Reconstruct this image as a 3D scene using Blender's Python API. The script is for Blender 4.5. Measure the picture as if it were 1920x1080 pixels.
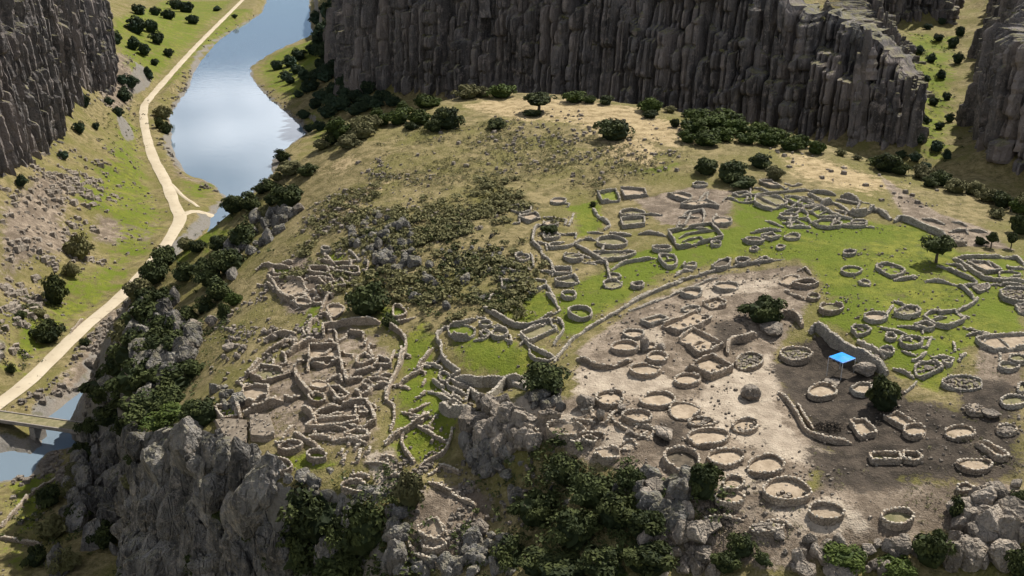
import bpy, math, random
import numpy as np

# ------------------------------------------------------------------ scene, camera, light
scene = bpy.context.scene
for o in list(bpy.data.objects):
    bpy.data.objects.remove(o, do_unlink=True)
COL = scene.collection

CAM_Z = 100.0
PITCH = math.radians(21.0)          # looking down from the horizontal
FPX = 1883.0                        # focal length for a 1920 px wide picture
cam_data = bpy.data.cameras.new('camera')
cam_data.sensor_width = 36.0
cam_data.lens = 36.0 * FPX / 1920.0
cam_data.clip_start = 1.0
cam_data.clip_end = 8000.0
cam = bpy.data.objects.new('camera', cam_data)
COL.objects.link(cam)
cam.location = (0, 0, CAM_Z)
cam.rotation_euler = (math.radians(90) - PITCH, 0, 0)
scene.camera = cam

SUN_AZ = math.radians(41.0)         # to the right of the viewing direction (+Y)
SUN_EL = math.radians(51.0)
world = bpy.data.worlds.new('World')
scene.world = world
world.use_nodes = True
wn, wl = world.node_tree.nodes, world.node_tree.links
wn.clear()
w_out = wn.new('ShaderNodeOutputWorld')
w_bg = wn.new('ShaderNodeBackground')
w_bg.inputs['Strength'].default_value = 0.05
w_sky = wn.new('ShaderNodeTexSky')
w_sky.sky_type = 'NISHITA'
w_sky.sun_disc = False
w_sky.sun_elevation = SUN_EL
w_sky.sun_rotation = SUN_AZ
w_sky.altitude = 3900
# scattered clouds all over the sky (the river mirrors them)
w_tc = wn.new('ShaderNodeTexCoord')
w_map = wn.new('ShaderNodeMapping')
w_map.inputs['Scale'].default_value = (1.0, 1.0, 3.2)
w_noise = wn.new('ShaderNodeTexNoise')
w_noise.inputs['Scale'].default_value = 3.4
w_noise.inputs['Detail'].default_value = 7
w_noise.inputs['Roughness'].default_value = 0.52
w_ramp = wn.new('ShaderNodeValToRGB')
w_ramp.color_ramp.elements[0].position = 0.49
w_ramp.color_ramp.elements[1].position = 0.63
w_ramp.color_ramp.elements[0].color = (0, 0, 0, 1)
w_ramp.color_ramp.elements[1].color = (0.75, 0.75, 0.75, 1)
w_mix = wn.new('ShaderNodeMix')
w_mix.data_type = 'RGBA'
w_mix.inputs[7].default_value = (30.0, 30.8, 32.5, 1)
wl.new(w_tc.outputs['Generated'], w_map.inputs['Vector'])
wl.new(w_map.outputs['Vector'], w_noise.inputs['Vector'])
wl.new(w_noise.outputs['Fac'], w_ramp.inputs['Fac'])
wl.new(w_ramp.outputs['Color'], w_mix.inputs[0])
wl.new(w_sky.outputs['Color'], w_mix.inputs[6])
wl.new(w_mix.outputs[2], w_bg.inputs['Color'])
wl.new(w_bg.outputs['Background'], w_out.inputs['Surface'])

sun_data = bpy.data.lights.new('sun', 'SUN')
sun_data.energy = 5.0
sun_data.angle = math.radians(0.5)
sun_data.color = (1.0, 0.955, 0.885)
sun = bpy.data.objects.new('sun', sun_data)
COL.objects.link(sun)
sun.location = (200, 250, 300)
sun.rotation_euler = (math.radians(90) - SUN_EL, 0, math.pi - SUN_AZ)

scene.view_settings.view_transform = 'Standard'
scene.view_settings.look = 'None'
scene.view_settings.exposure = 0.5
scene.view_settings.gamma = 1.0
scene.view_settings.use_curve_mapping = False
scene.render.engine = 'CYCLES'
scene.cycles.max_bounces = 4
scene.cycles.diffuse_bounces = 1
scene.cycles.glossy_bounces = 2
scene.cycles.transparent_max_bounces = 4
scene.cycles.use_denoising = True
scene.cycles.use_adaptive_sampling = True
scene.cycles.adaptive_threshold = 0.03

rnd = random.Random(11)
nr = np.random.default_rng(5)

# ------------------------------------------------------------------ numeric helpers
CP, SP = math.cos(PITCH), math.sin(PITCH)

def ray_dirs(px, py):
    px = np.asarray(px, float); py = np.asarray(py, float)
    rx = (px - 960.0) / FPX
    ru = -(py - 540.0) / FPX
    d = np.stack([rx, CP + ru * SP, -SP + ru * CP], -1)
    return d / np.linalg.norm(d, axis=-1, keepdims=True)

def at_z(px, py, z):
    """photo position -> world point on the level plane z"""
    d = ray_dirs(px, py)
    t = (np.asarray(z, float) - CAM_Z) / d[..., 2]
    return np.stack([d[..., 0] * t, d[..., 1] * t, np.broadcast_to(z, t.shape)], -1)

def project(p):
    p = np.asarray(p, float)
    q = p - np.array([0, 0, CAM_Z])
    dep = q[..., 1] * CP - q[..., 2] * SP
    up = q[..., 1] * SP + q[..., 2] * CP
    return np.stack([960 + FPX * q[..., 0] / dep, 540 - FPX * up / dep, dep], -1)

def hash2(ix, iy, seed):
    n = (ix.astype(np.int64) * 374761393 + iy.astype(np.int64) * 668265263 + seed * 974634777) & 0xFFFFFFFF
    n = ((n ^ (n >> 13)) * 1274126177) & 0xFFFFFFFF
    n = (n ^ (n >> 16)) & 0xFFFFFFFF
    return n / 4294967295.0

def vnoise(x, y, seed=0):
    ix, iy = np.floor(x), np.floor(y)
    fx, fy = x - ix, y - iy
    fx = fx * fx * (3 - 2 * fx); fy = fy * fy * (3 - 2 * fy)
    a = hash2(ix, iy, seed); b = hash2(ix + 1, iy, seed)
    c = hash2(ix, iy + 1, seed); d = hash2(ix + 1, iy + 1, seed)
    return (a * (1 - fx) + b * fx) * (1 - fy) + (c * (1 - fx) + d * fx) * fy

def fbm(x, y, seed=0, oct=4, gain=0.5):
    s = 0; a = 1; t = 0
    for k in range(oct):
        s = s + a * vnoise(x * 2 ** k + 17.3 * k, y * 2 ** k - 9.1 * k, seed + k)
        t += a; a *= gain
    return s / t

def sstep(a, b, x):
    t = np.clip((x - a) / (b - a), 0, 1)
    return t * t * (3 - 2 * t)

def poly_sd(x, y, poly):
    """signed distance to a closed polygon, negative inside"""
    poly = np.asarray(poly, float)
    best = np.full(x.shape, 1e18); inside = np.zeros(x.shape, bool)
    n = len(poly)
    for i in range(n):
        ax, ay = poly[i]; bx, by = poly[(i + 1) % n]
        ex, ey = bx - ax, by - ay
        t = np.clip(((x - ax) * ex + (y - ay) * ey) / (ex * ex + ey * ey + 1e-12), 0, 1)
        dx, dy = x - ax - t * ex, y - ay - t * ey
        best = np.minimum(best, dx * dx + dy * dy)
        if ay != by:
            cross = ((ay > y) != (by > y)) & (x < (bx - ax) * (y - ay) / (by - ay) + ax)
            inside ^= cross
    d = np.sqrt(best)
    return np.where(inside, -d, d)

def line_d(x, y, line):
    line = np.asarray(line, float)
    best = np.full(x.shape, 1e18)
    for (ax, ay), (bx, by) in zip(line[:-1], line[1:]):
        ex, ey = bx - ax, by - ay
        t = np.clip(((x - ax) * ex + (y - ay) * ey) / (ex * ex + ey * ey + 1e-12), 0, 1)
        dx, dy = x - ax - t * ex, y - ay - t * ey
        best = np.minimum(best, dx * dx + dy * dy)
    return np.sqrt(best)

class TPS:
    def __init__(s, pts, reg=0.5):
        pts = np.asarray(pts, float); n = len(pts)
        s.c = pts[:, :2] / 100.0
        r2 = ((s.c[:, None] - s.c[None]) ** 2).sum(-1)
        K = np.where(r2 > 0, 0.5 * r2 * np.log(r2 + 1e-20), 0) + np.eye(n) * reg * 1e-3
        A = np.zeros((n + 3, n + 3)); A[:n, :n] = K
        A[:n, n] = 1; A[:n, n + 1:] = s.c; A[n, :n] = 1; A[n + 1:, :n] = s.c.T
        s.w = np.linalg.solve(A, np.concatenate([pts[:, 2], np.zeros(3)]))
    def __call__(s, x, y):
        x = x / 100.0; y = y / 100.0
        z = s.w[-3] + s.w[-2] * x + s.w[-1] * y
        for (cx, cy), w in zip(s.c, s.w):
            r2 = (x - cx) ** 2 + (y - cy) ** 2
            z = z + w * 0.5 * r2 * np.log(r2 + 1e-20)
        return z

# ------------------------------------------------------------------ shape of the land
HILL_PX = [
 (1010,180,57),(1130,195,57),(1250,225,56.5),(1400,255,55.5),(1550,285,54.5),(1700,330,53),(1850,380,52),(1920,400,51.5),
 (850,205,56.3),(760,240,55),(680,280,53),(1010,260,55),(1200,290,55),(1400,330,54.5),(1560,380,54),(1700,440,52.8),(1900,470,52.3),
 (850,300,53.5),(720,340,51),(620,380,48),(1000,340,53),(1150,370,52.5),(1300,400,52.8),(1450,420,53),(1620,480,52.5),(1800,540,52),
 (900,400,51.5),(770,420,50.3),(720,450,49),(620,470,46),(520,470,43),(560,560,43),(470,560,40),
 (1050,480,50.5),(1200,500,51),(1350,490,51.5),(1500,530,51.2),(950,560,48.5),(1080,580,49.5),(1000,600,48.3),
 (830,560,47.3),(700,560,45.5),(1150,620,50.3),(1300,620,50.2),(1450,620,49.8),(1600,590,51.3),(1640,645,51),(1750,650,51),(1900,650,51),
 (1150,720,49.9),(1300,760,49.5),(1450,720,49),(1560,690,48.5),(1690,720,50),(1850,740,50.3),(1060,680,49.8),(1070,800,49.2),
 (1200,860,48.8),(1400,860,48.7),(1550,840,48.5),(1700,830,49),(1880,840,49.3),(1300,980,47.5),(1480,960,48),(1650,980,48),
 (1800,1010,46.5),(1920,960,48),(1400,1070,45.5),(1650,1070,45.5),(900,670,47.2),(980,690,47.4),(860,620,47.1),(800,690,45),(760,640,45),
 (740,760,43.8),(790,820,43.2),(830,860,42.5),(930,738,45.6),(870,775,46.3),(930,785,47.8),(1000,770,48.8),(900,885,42.5),(960,890,44),(870,930,41.5),(800,900,42),
 (720,840,43),(700,700,44),(640,640,43.5),(560,660,42.3),(640,760,43),(560,780,42),(480,760,41),(440,800,39.5),(520,860,41),
 (640,880,41.5),(720,930,40.5),(470,660,40.3),(400,640,37.3),(340,580,33.5),(400,540,36.5),(430,700,39.3),(360,740,36),(300,760,32),
 (280,680,30.5),(320,650,32.8),(450,480,39.5),(540,400,44.5),(810,1000,40),(900,1000,39.8),(1000,980,42.5),(1100,960,45.8),(1200,1050,45.5),(1290,1060,44.5),(1050,1070,43),(780,1070,37)]
HILL_W = [(0,30,34),(60,30,42),(-40,40,34),(120,60,46),(150,140,50),(0,300,57),(100,240,53),(-60,260,52)]
EDGE_PX = [(285,842,30),(258,760,29),(244,690,28),(240,620,28),(252,570,29),(300,520,32),(370,465,36),(450,400,41),(520,350,45),
 (590,305,48),(650,275,51),(720,235,54),(800,200,56),(880,172,57.5),(960,165,58),(1060,170,58),(1180,190,57.5),(1300,208,57),(1450,235,56),
 (1560,268,55),(1650,300,54),(1750,335,53),(1850,370,52),(1960,410,51.5)]
EDGE_W = [(160,150),(200,100),(200,20),(-10,25)]
EDGE_PX2 = [(745,1120,37),(735,1040,39),(715,950,40.5),(640,915,41),(560,905,41),(500,897,40.5),(450,850,40),(400,822,38),(330,822,34)]

def px_list(L):
    a = np.array(L, float)
    return at_z(a[:, 0], a[:, 1], a[:, 2])

hill_pts = np.concatenate([px_list(HILL_PX), np.array(HILL_W, float)])
hill_tps = TPS(hill_pts, 0.25)
edge_poly = np.concatenate([px_list(EDGE_PX)[:, :2], np.array(EDGE_W, float), px_list(EDGE_PX2)[:, :2]])

ROAD_PX = [(475,-20),(455,0),(430,25),(375,80),(320,140),(278,188),(270,205),(271,235),(285,290),(310,340),(330,390),(338,408),(328,432),(295,482),
           (232,552),(150,622),(60,710),(0,757),(-60,800)]
road_line = at_z(np.array([p[0] for p in ROAD_PX]), np.array([p[1] for p in ROAD_PX]), 3.0)
RIVER_PX = [(520,-40),(500,0),(490,25),(440,55),(400,80),(370,110),(360,140),(350,170),(330,195),(316,225),(322,245),(312,270),(325,300),(345,325),(400,345),
            (425,372),(360,445),(305,505),(262,560),(230,610),(195,670),(150,735),(95,765),(72,790),(78,830),(60,850),(-20,835),(-80,850),(-80,920),(0,905),(55,895),(90,850),(135,842),(165,812),
            (188,778),(215,735),(255,670),(285,610),(320,550),(380,480),(450,400),
            (480,350),(510,330),(515,300),(540,275),(575,250),(565,235),(530,205),(505,185),(485,165),(470,140),(472,125),(500,105),(540,85),(590,65),(582,50),(580,0),(585,-40)]
river_poly = at_z(np.array([p[0] for p in RIVER_PX]), np.array([p[1] for p in RIVER_PX]), 0.0)[:, :2]

VAL_PX = [(r[0], r[1], 3.0) for r in ROAD_PX] + [
 (0,400,20),(60,330,21),(110,250,21),(165,190,21),(190,100,22),(205,30,24),(60,450,15),(150,330,12),(200,240,13),(240,140,14),(280,60,12),(0,560,12),(60,560,7),
 (180,450,6),(230,350,6),(250,280,6),(330,110,5),(0,660,8),(40,640,6),(200,500,4),(60,760,2.2),(130,735,1.8),(190,640,2),(240,560,2.2),
 (20,960,2.6),(60,1020,3),(20,1060,4),(100,930,2.2),(120,1060,5),(30,820,1.2),
 (330,350,2.2),(390,380,2.3),(420,360,1.0),(350,440,2.6),(300,215,1.6),(430,60,1.5),(590,80,1.8),(530,120,2.6),(560,150,5),(600,110,6),(610,60,6),(600,200,5),(640,170,10),(650,100,14),(630,30,12),
 (560,290,4)]
VAL_W = [(0,330,14),(80,280,16),(-40,400,9),(130,250,20),(200,150,15),(30,380,20),(90,330,20),(153,388,23),(186,450,29),(215,520,34),(243,600,40),(300,800,62),(-72,490,13),(-92,600,16),(-116,700,17),(-160,900,20),
 (-130,60,5),(-60,60,8),(0,0,5),(-300,1150,3),(-450,1500,6),(-250,1150,6),(-700,2200,20),(300,1500,90),(500,500,60),(-220,250,45),(-300,500,50),(-400,800,50),(-160,120,16),(-140,170,12),(-300,0,40),(200,-100,10),
 (-80,120,4),(-75,160,4),(-90,230,3),(-95,300,4)]
val_pts = np.concatenate([px_list(VAL_PX), np.array(VAL_W, float)])
val_tps = TPS(val_pts, 0.4)

BACK_LINE = np.array([(-150,900),(-112,700),(-90,570),(-72,490),(-20,448),(30,407),(80,367),(110,343),(131,326),(137,345),(152,392),(172,450),(183,520),(196,566),(234,566),(262,650),(330,900)], float)
BACK_POLY = np.concatenate([BACK_LINE, [(400,1700),(-200,1700)]])
RIGHT_LINE = np.array([(420,120),(300,190),(232,236),(185,270),(162,290),(150,303),(158,332),(182,370),(216,450),(284,600),(370,850)], float)
RIGHT_POLY = np.concatenate([RIGHT_LINE, [(900,900),(900,100)]])
LEFT_LINE = np.array([(-180,60),(-182,150),(-163,222),(-153,266),(-167,332),(-183,408),(-226,560),(-292,713),(-400,1000),(-600,1500)], float)
LEFT_POLY = np.concatenate([LEFT_LINE, [(-1400,1500),(-1400,60)]])

def top_back(x, y):
    t = np.interp(x, [-160,-112,-72,-20,40,75,95,112,122,128,134,150,175,200,240,300], [46,48,60,76,98,90,67,60.5,54,46,36,36,40,62,64,80])
    return t + 0.04 * np.maximum(y - 420, 0) * (x < 120)
def top_right(x, y):
    return np.interp(x, [138,150,170,200,260], [58,62,65,68,74])
def top_left(x, y):
    return 88 + 0.02 * np.maximum(-x - 150, 0)

def land_z(x, y):
    hill = np.clip(hill_tps(x, y), 22, 58.5)
    val = np.clip(val_tps(x, y), 0.4, 120)
    sr = poly_sd(x, y, river_poly) + (fbm(x / 9, y / 9, 91, 3) - 0.5) * 3.0
    val = np.where(sr < 6, np.minimum(val, np.maximum(0.35 + 0.28 * np.maximum(sr, 0) + 0.0 * x, -3.0)) * (sr > 0) + (sr <= 0) * np.maximum(-1.6, 0.35 * sr), val)
    rd = line_d(x, y, road_line[:, :2])
    val = val + (3.0 - val) * (1 - sstep(2.8, 12.0, rd))
    # rolling and rubble in the valley
    steep = sstep(3.5, 10, val)
    val = val + (fbm(x / 22, y / 22, 3, 4) - 0.5) * (0.8 + 5 * steep) * sstep(4, 14, rd) * sstep(0, 8, sr)
    # cliffs that wall the valley
    for poly, top, seed in ((BACK_POLY, top_back, 31), (RIGHT_POLY, top_right, 37), (LEFT_POLY, top_left, 41)):
        sd = poly_sd(x, y, poly)
        t = top(x, y) + (fbm(x / 12, y / 12, seed, 3) - 0.5) * 5
        k = sstep(4.5, 9.5, -sd)
        talus = 7.0 * np.exp(-np.maximum(sd, 0) / 9.0)
        val = np.where(sd < 60, val + talus * sstep(3, 8, rd) * sstep(2, 10, sr), val)
        val = val * (1 - k) + np.maximum(t, val) * k
    sd = poly_sd(x, y, edge_poly)
    wob = (fbm(x / 7, y / 7, 61, 3) - 0.5) * 4
    front = sstep(188, 160, y) * sstep(0, -20, x)
    w = 24 * (1 - front) + 5.5 * front
    t = np.clip((sd + wob * sstep(-3, 4, sd)) / w, 0, 1)
    f = 1 - (0.35 * t + 0.65 * t * t * (3 - 2 * t))
    # small relief of the hill itself
    hill = hill + (fbm(x / 14, y / 14, 7, 4) - 0.5) * 0.7 + (fbm(x / 2.6, y / 2.6, 9, 3) - 0.5) * 0.16
    rough = sstep(1, 8, sd) * sstep(-1, 1, w - sd)
    z = val + (hill - val) * f
    z = z + rough * (fbm(x / 5, y / 5, 71, 4) - 0.5) * 5
    return z

def axis(segs):
    out = [segs[0][0]]
    for a, b, st in segs:
        n = max(1, int(round((b - a) / st)))
        out += list(np.linspace(a, b, n + 1)[1:])
    return np.array(out)
GX = axis([(-1500,-420,45),(-420,-210,4.5),(-210,-118,1.6),(-118,108,0.62),(108,270,2.2),(270,1500,45)])
GY = axis([(-400,-20,20),(-20,50,5),(50,256,0.62),(256,560,1.7),(560,1250,6),(1250,2800,60)])
MX, MY = np.meshgrid(GX, GY)
GZ = land_z(MX.ravel(), MY.ravel()).reshape(MX.shape)

def H(x, y):
    x = np.asarray(x, float); y = np.asarray(y, float)
    i = np.clip(np.searchsorted(GX, x) - 1, 0, len(GX) - 2)
    j = np.clip(np.searchsorted(GY, y) - 1, 0, len(GY) - 2)
    u = np.clip((x - GX[i]) / (GX[i + 1] - GX[i]), 0, 1)
    v = np.clip((y - GY[j]) / (GY[j + 1] - GY[j]), 0, 1)
    return (GZ[j, i] * (1 - u) + GZ[j, i + 1] * u) * (1 - v) + (GZ[j + 1, i] * (1 - u) + GZ[j + 1, i + 1] * u) * v

_T = np.concatenate([np.arange(55, 330, 0.8), np.geomspace(330, 1600, 420)])
def cast(px, py, lift=0.0):
    """photo positions -> where those sight lines meet the land (raised by lift)"""
    px = np.atleast_1d(np.asarray(px, float)); py = np.atleast_1d(np.asarray(py, float))
    d = ray_dirs(px, py)
    out = np.zeros((len(px), 3))
    for k in range(len(px)):
        P = d[k][None] * _T[:, None]
        zr = CAM_Z + P[:, 2]
        below = zr < H(P[:, 0], P[:, 1]) + lift
        i = int(np.argmax(below)) if below.any() else len(_T) - 1
        a, b = _T[max(i - 1, 0)], _T[i]
        for _ in range(18):
            m = 0.5 * (a + b); q = d[k] * m
            if CAM_Z + q[2] < H(q[0], q[1]) + lift: b = m
            else: a = m
        q = d[k] * b
        out[k] = (q[0], q[1], H(q[0], q[1]))
    return out
# ------------------------------------------------------------------ materials
def new_mat(name):
    m = bpy.data.materials.new(name); m.use_nodes = True
    nt = m.node_tree; nt.nodes.clear()
    out = nt.nodes.new('ShaderNodeOutputMaterial')
    b = nt.nodes.new('ShaderNodeBsdfPrincipled')
    b.inputs['Roughness'].default_value = 0.92
    b.inputs['Specular IOR Level'].default_value = 0.12
    nt.links.new(b.outputs[0], out.inputs['Surface'])
    return m, nt, b

def N(nt, kind, **kw):
    n = nt.nodes.new(kind)
    for k, v in kw.items():
        if k in n.inputs: n.inputs[k].default_value = v
        else: setattr(n, k, v)
    return n

def mixc(nt, fac, a, b, blend='MIX'):
    m = nt.nodes.new('ShaderNodeMix'); m.data_type = 'RGBA'; m.blend_type = blend
    for sock, val in ((m.inputs[0], fac), (m.inputs[6], a), (m.inputs[7], b)):
        if isinstance(val, bpy.types.NodeSocket): nt.links.new(val, sock)
        elif isinstance(val, (int, float)): sock.default_value = val
        else: sock.default_value = (*val, 1)
    return m.outputs[2]

def mth(nt, op, a, b=None, clamp=False):
    m = nt.nodes.new('ShaderNodeMath'); m.operation = op; m.use_clamp = clamp
    for sock, val in ((m.inputs[0], a), (m.inputs[1], b)):
        if val is None: continue
        if isinstance(val, bpy.types.NodeSocket): nt.links.new(val, sock)
        else: sock.default_value = val
    return m.outputs[0]

def remap(nt, v, a, b, c=0.0, d=1.0):
    m = nt.nodes.new('ShaderNodeMapRange'); m.interpolation_type = 'SMOOTHSTEP'
    nt.links.new(v, m.inputs[0])
    for k, q in zip((1, 2, 3, 4), (a, b, c, d)): m.inputs[k].default_value = q
    return m.outputs[0]

def noise(nt, vec, scale, detail=4, rough=0.55, dist=0.0):
    n = N(nt, 'ShaderNodeTexNoise', Scale=scale, Detail=detail, Roughness=rough, Distortion=dist)
    nt.links.new(vec, n.inputs['Vector'])
    return n.outputs['Fac']

def bump(nt, bsdf, height, strength, dist):
    b = N(nt, 'ShaderNodeBump', Strength=strength, Distance=dist)
    nt.links.new(height, b.inputs['Height'])
    nt.links.new(b.outputs[0], bsdf.inputs['Normal'])
    return b

def geo_pos(nt):
    return nt.nodes.new('ShaderNodeNewGeometry').outputs['Position']

def make_ground_mat():
    m, nt, b = new_mat('ground_soil_grass')
    pos = geo_pos(nt)
    z1 = N(nt, 'ShaderNodeVertexColor', layer_name='zone_a')
    z2 = N(nt, 'ShaderNodeVertexColor', layer_name='zone_b')
    s1 = nt.nodes.new('ShaderNodeSeparateColor'); nt.links.new(z1.outputs[0], s1.inputs[0])
    s2 = nt.nodes.new('ShaderNodeSeparateColor'); nt.links.new(z2.outputs[0], s2.inputs[0])
    n_big = noise(nt, pos, 0.09, 5)
    n_mid = noise(nt, pos, 0.55, 4, 0.62)
    n_fine = noise(nt, pos, 2.6, 3, 0.65)
    n_clod = noise(nt, pos, 6.5, 2, 0.6)
    def w(sock, lo=0.36, hi=0.64, amp=0.75):
        j = mth(nt, 'MULTIPLY', mth(nt, 'SUBTRACT', n_mid, 0.5), amp)
        k = mth(nt, 'MULTIPLY', mth(nt, 'SUBTRACT', n_fine, 0.5), amp * 0.6)
        return remap(nt, mth(nt, 'ADD', mth(nt, 'ADD', sock, j), k), lo, hi)
    # dry upland turf: straw to olive, with bare flecks
    dry = mixc(nt, remap(nt, n_mid, 0.32, 0.68), (0.112, 0.094, 0.036), (0.255, 0.203, 0.098))
    dry = mixc(nt, remap(nt, n_big, 0.42, 0.66), dry, (0.135, 0.122, 0.036))
    dry = mixc(nt, mth(nt, 'MULTIPLY', remap(nt, n_fine, 0.55, 0.74), 0.6), dry, (0.33, 0.27, 0.17))
    dry = mixc(nt, mth(nt, 'MULTIPLY', remap(nt, n_fine, 0.44, 0.30), 0.7), dry, (0.05, 0.052, 0.018))
    # watered turf
    grass = mixc(nt, remap(nt, n_mid, 0.3, 0.7), (0.078, 0.100, 0.012), (0.185, 0.185, 0.030))
    grass = mixc(nt, remap(nt, n_big, 0.36, 0.62), grass, (0.105, 0.134, 0.013))
    grass = mixc(nt, mth(nt, 'MULTIPLY', remap(nt, n_fine, 0.40, 0.28), 0.75), grass, (0.055, 0.075, 0.012))
    grass = mixc(nt, mth(nt, 'MULTIPLY', remap(nt, n_fine, 0.62, 0.76), 0.45), grass, (0.30, 0.28, 0.10))
    # trodden pale earth
    dirt = mixc(nt, remap(nt, n_mid, 0.28, 0.72), (0.135, 0.104, 0.074), (0.315, 0.252, 0.186))
    dirt = mixc(nt, mth(nt, 'MULTIPLY', remap(nt, noise(nt, pos, 0.22, 4, 0.65, 0.8), 0.45, 0.58), 0.72), dirt, (0.105, 0.080, 0.057))
    dirt = mixc(nt, mth(nt, 'MULTIPLY', remap(nt, n_fine, 0.50, 0.32), 0.75), dirt, (0.10, 0.074, 0.05))
    dirt = mixc(nt, mth(nt, 'MULTIPLY', remap(nt, n_clod, 0.60, 0.75), 0.5), dirt, (0.50, 0.43, 0.34))
    # dark turned soil
    soil = mixc(nt, remap(nt, n_mid, 0.3, 0.7), (0.026, 0.021, 0.016), (0.076, 0.060, 0.045))
    soil = mixc(nt, mth(nt, 'MULTIPLY', remap(nt, n_fine, 0.58, 0.74), 0.5), soil, (0.19, 0.158, 0.115))
    # stony rubble
    rock = mixc(nt, n_fine, (0.095, 0.088, 0.076), (0.275, 0.25, 0.215))
    rock = mixc(nt, mth(nt, 'MULTIPLY', remap(nt, n_mid, 0.52, 0.72), 0.6), rock, (0.10, 0.095, 0.045))
    rock = mixc(nt, mth(nt, 'MULTIPLY', remap(nt, n_big, 0.5, 0.7), 0.4), rock, (0.26, 0.21, 0.16))
    # tan scraped crest
    tan = mixc(nt, remap(nt, n_mid, 0.3, 0.7), (0.25, 0.185, 0.095), (0.42, 0.325, 0.180))
    tan = mixc(nt, mth(nt, 'MULTIPLY', remap(nt, n_fine, 0.44, 0.30), 0.6), tan, (0.16, 0.125, 0.06))
    col = mixc(nt, w(s2.outputs[1]), dry, tan)
    col = mixc(nt, w(s1.outputs[1]), col, dirt)
    path = mixc(nt, remap(nt, n_mid, 0.3, 0.7), (0.26, 0.21, 0.155), (0.42, 0.35, 0.265))
    path = mixc(nt, mth(nt, 'MULTIPLY', remap(nt, n_fine, 0.42, 0.28), 0.6), path, (0.21, 0.165, 0.115))
    col = mixc(nt, w(s2.outputs[2]), col, path)
    gsel = mth(nt, 'SUBTRACT', s1.outputs[0], mth(nt, 'MULTIPLY', mth(nt, 'SUBTRACT', noise(nt, pos, 0.16, 4, 0.65, 0.6), 0.46), 1.15))
    col = mixc(nt, w(gsel, 0.30, 0.62, 1.0), col, grass)
    col = mixc(nt, w(s1.outputs[2], 0.34, 0.60, 1.0), col, soil)
    col = mixc(nt, w(s2.outputs[0], 0.4, 0.7, 0.55), col, rock)
    nt.links.new(col, b.inputs['Base Color'])
    h = mth(nt, 'ADD', mth(nt, 'MULTIPLY', n_fine, 0.6), mth(nt, 'MULTIPLY', n_clod, 0.35))
    h = mth(nt, 'ADD', h, mth(nt, 'MULTIPLY', n_mid, 0.6))
    bump(nt, b, h, 0.9, 0.42)
    return m

def make_rock_mat(name, c0, c1, c2, lichen, scale=1.0, moss=0.0, relief=1.0):
    m, nt, b = new_mat(name)
    pos = geo_pos(nt)
    info = nt.nodes.new('ShaderNodeObjectInfo')
    st = nt.nodes.new('ShaderNodeMapping'); nt.links.new(pos, st.inputs[0])
    st.inputs['Scale'].default_value = (1, 1, 0.22)
    streak = noise(nt, st.outputs[0], 0.42 * scale, 3, 0.62)
    mid = noise(nt, pos, 0.8 * scale, 4, 0.62)
    fine = noise(nt, pos, 3.2 * scale, 3, 0.65)
    col = mixc(nt, remap(nt, streak, 0.3, 0.7), c0, c1)
    col = mixc(nt, remap(nt, mid, 0.48, 0.72), col, c2)
    if scale < 1:
        st2 = nt.nodes.new('ShaderNodeMapping'); nt.links.new(pos, st2.inputs[0]); st2.inputs['Scale'].default_value = (1, 1, 0.35)
        col = mixc(nt, mth(nt, 'MULTIPLY', remap(nt, noise(nt, st2.outputs[0], 0.07, 3, 0.6), 0.50, 0.64), 0.7), col, c2)
    col = mixc(nt, mth(nt, 'MULTIPLY', remap(nt, fine, 0.58, 0.72), 0.6), col, lichen)
    col = mixc(nt, mth(nt, 'MULTIPLY', remap(nt, fine, 0.42, 0.30), 0.55), col, tuple(v * 0.45 for v in c0))
    v = remap(nt, info.outputs['Random'], 0, 1, 0.78, 1.2)
    hsv = N(nt, 'ShaderNodeHueSaturation'); nt.links.new(col, hsv.inputs['Color']); nt.links.new(v, hsv.inputs['Value'])
    col = hsv.outputs[0]
    if moss:
        g = nt.nodes.new('ShaderNodeNewGeometry')
        sp = nt.nodes.new('ShaderNodeSeparateXYZ'); nt.links.new(g.outputs['Normal'], sp.inputs[0])
        k = mth(nt, 'MULTIPLY', remap(nt, sp.outputs[2], 0.45, 0.8), mth(nt, 'MULTIPLY', remap(nt, mid, 0.4, 0.55), moss))
        col = mixc(nt, k, col, (0.15, 0.14, 0.05))
    nt.links.new(col, b.inputs['Base Color'])
    h = mth(nt, 'ADD', mth(nt, 'MULTIPLY', mid, 1.0), mth(nt, 'MULTIPLY', fine, 0.5))
    vc = N(nt, 'ShaderNodeTexVoronoi', Scale=0.55 * scale, feature='DISTANCE_TO_EDGE'); nt.links.new(st.outputs[0], vc.inputs['Vector'])
    h = mth(nt, 'ADD', h, mth(nt, 'MULTIPLY', remap(nt, vc.outputs['Distance'], 0.0, 0.10), 0.35))
    bump(nt, b, h, relief, 0.8 / scale)
    return m

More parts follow.
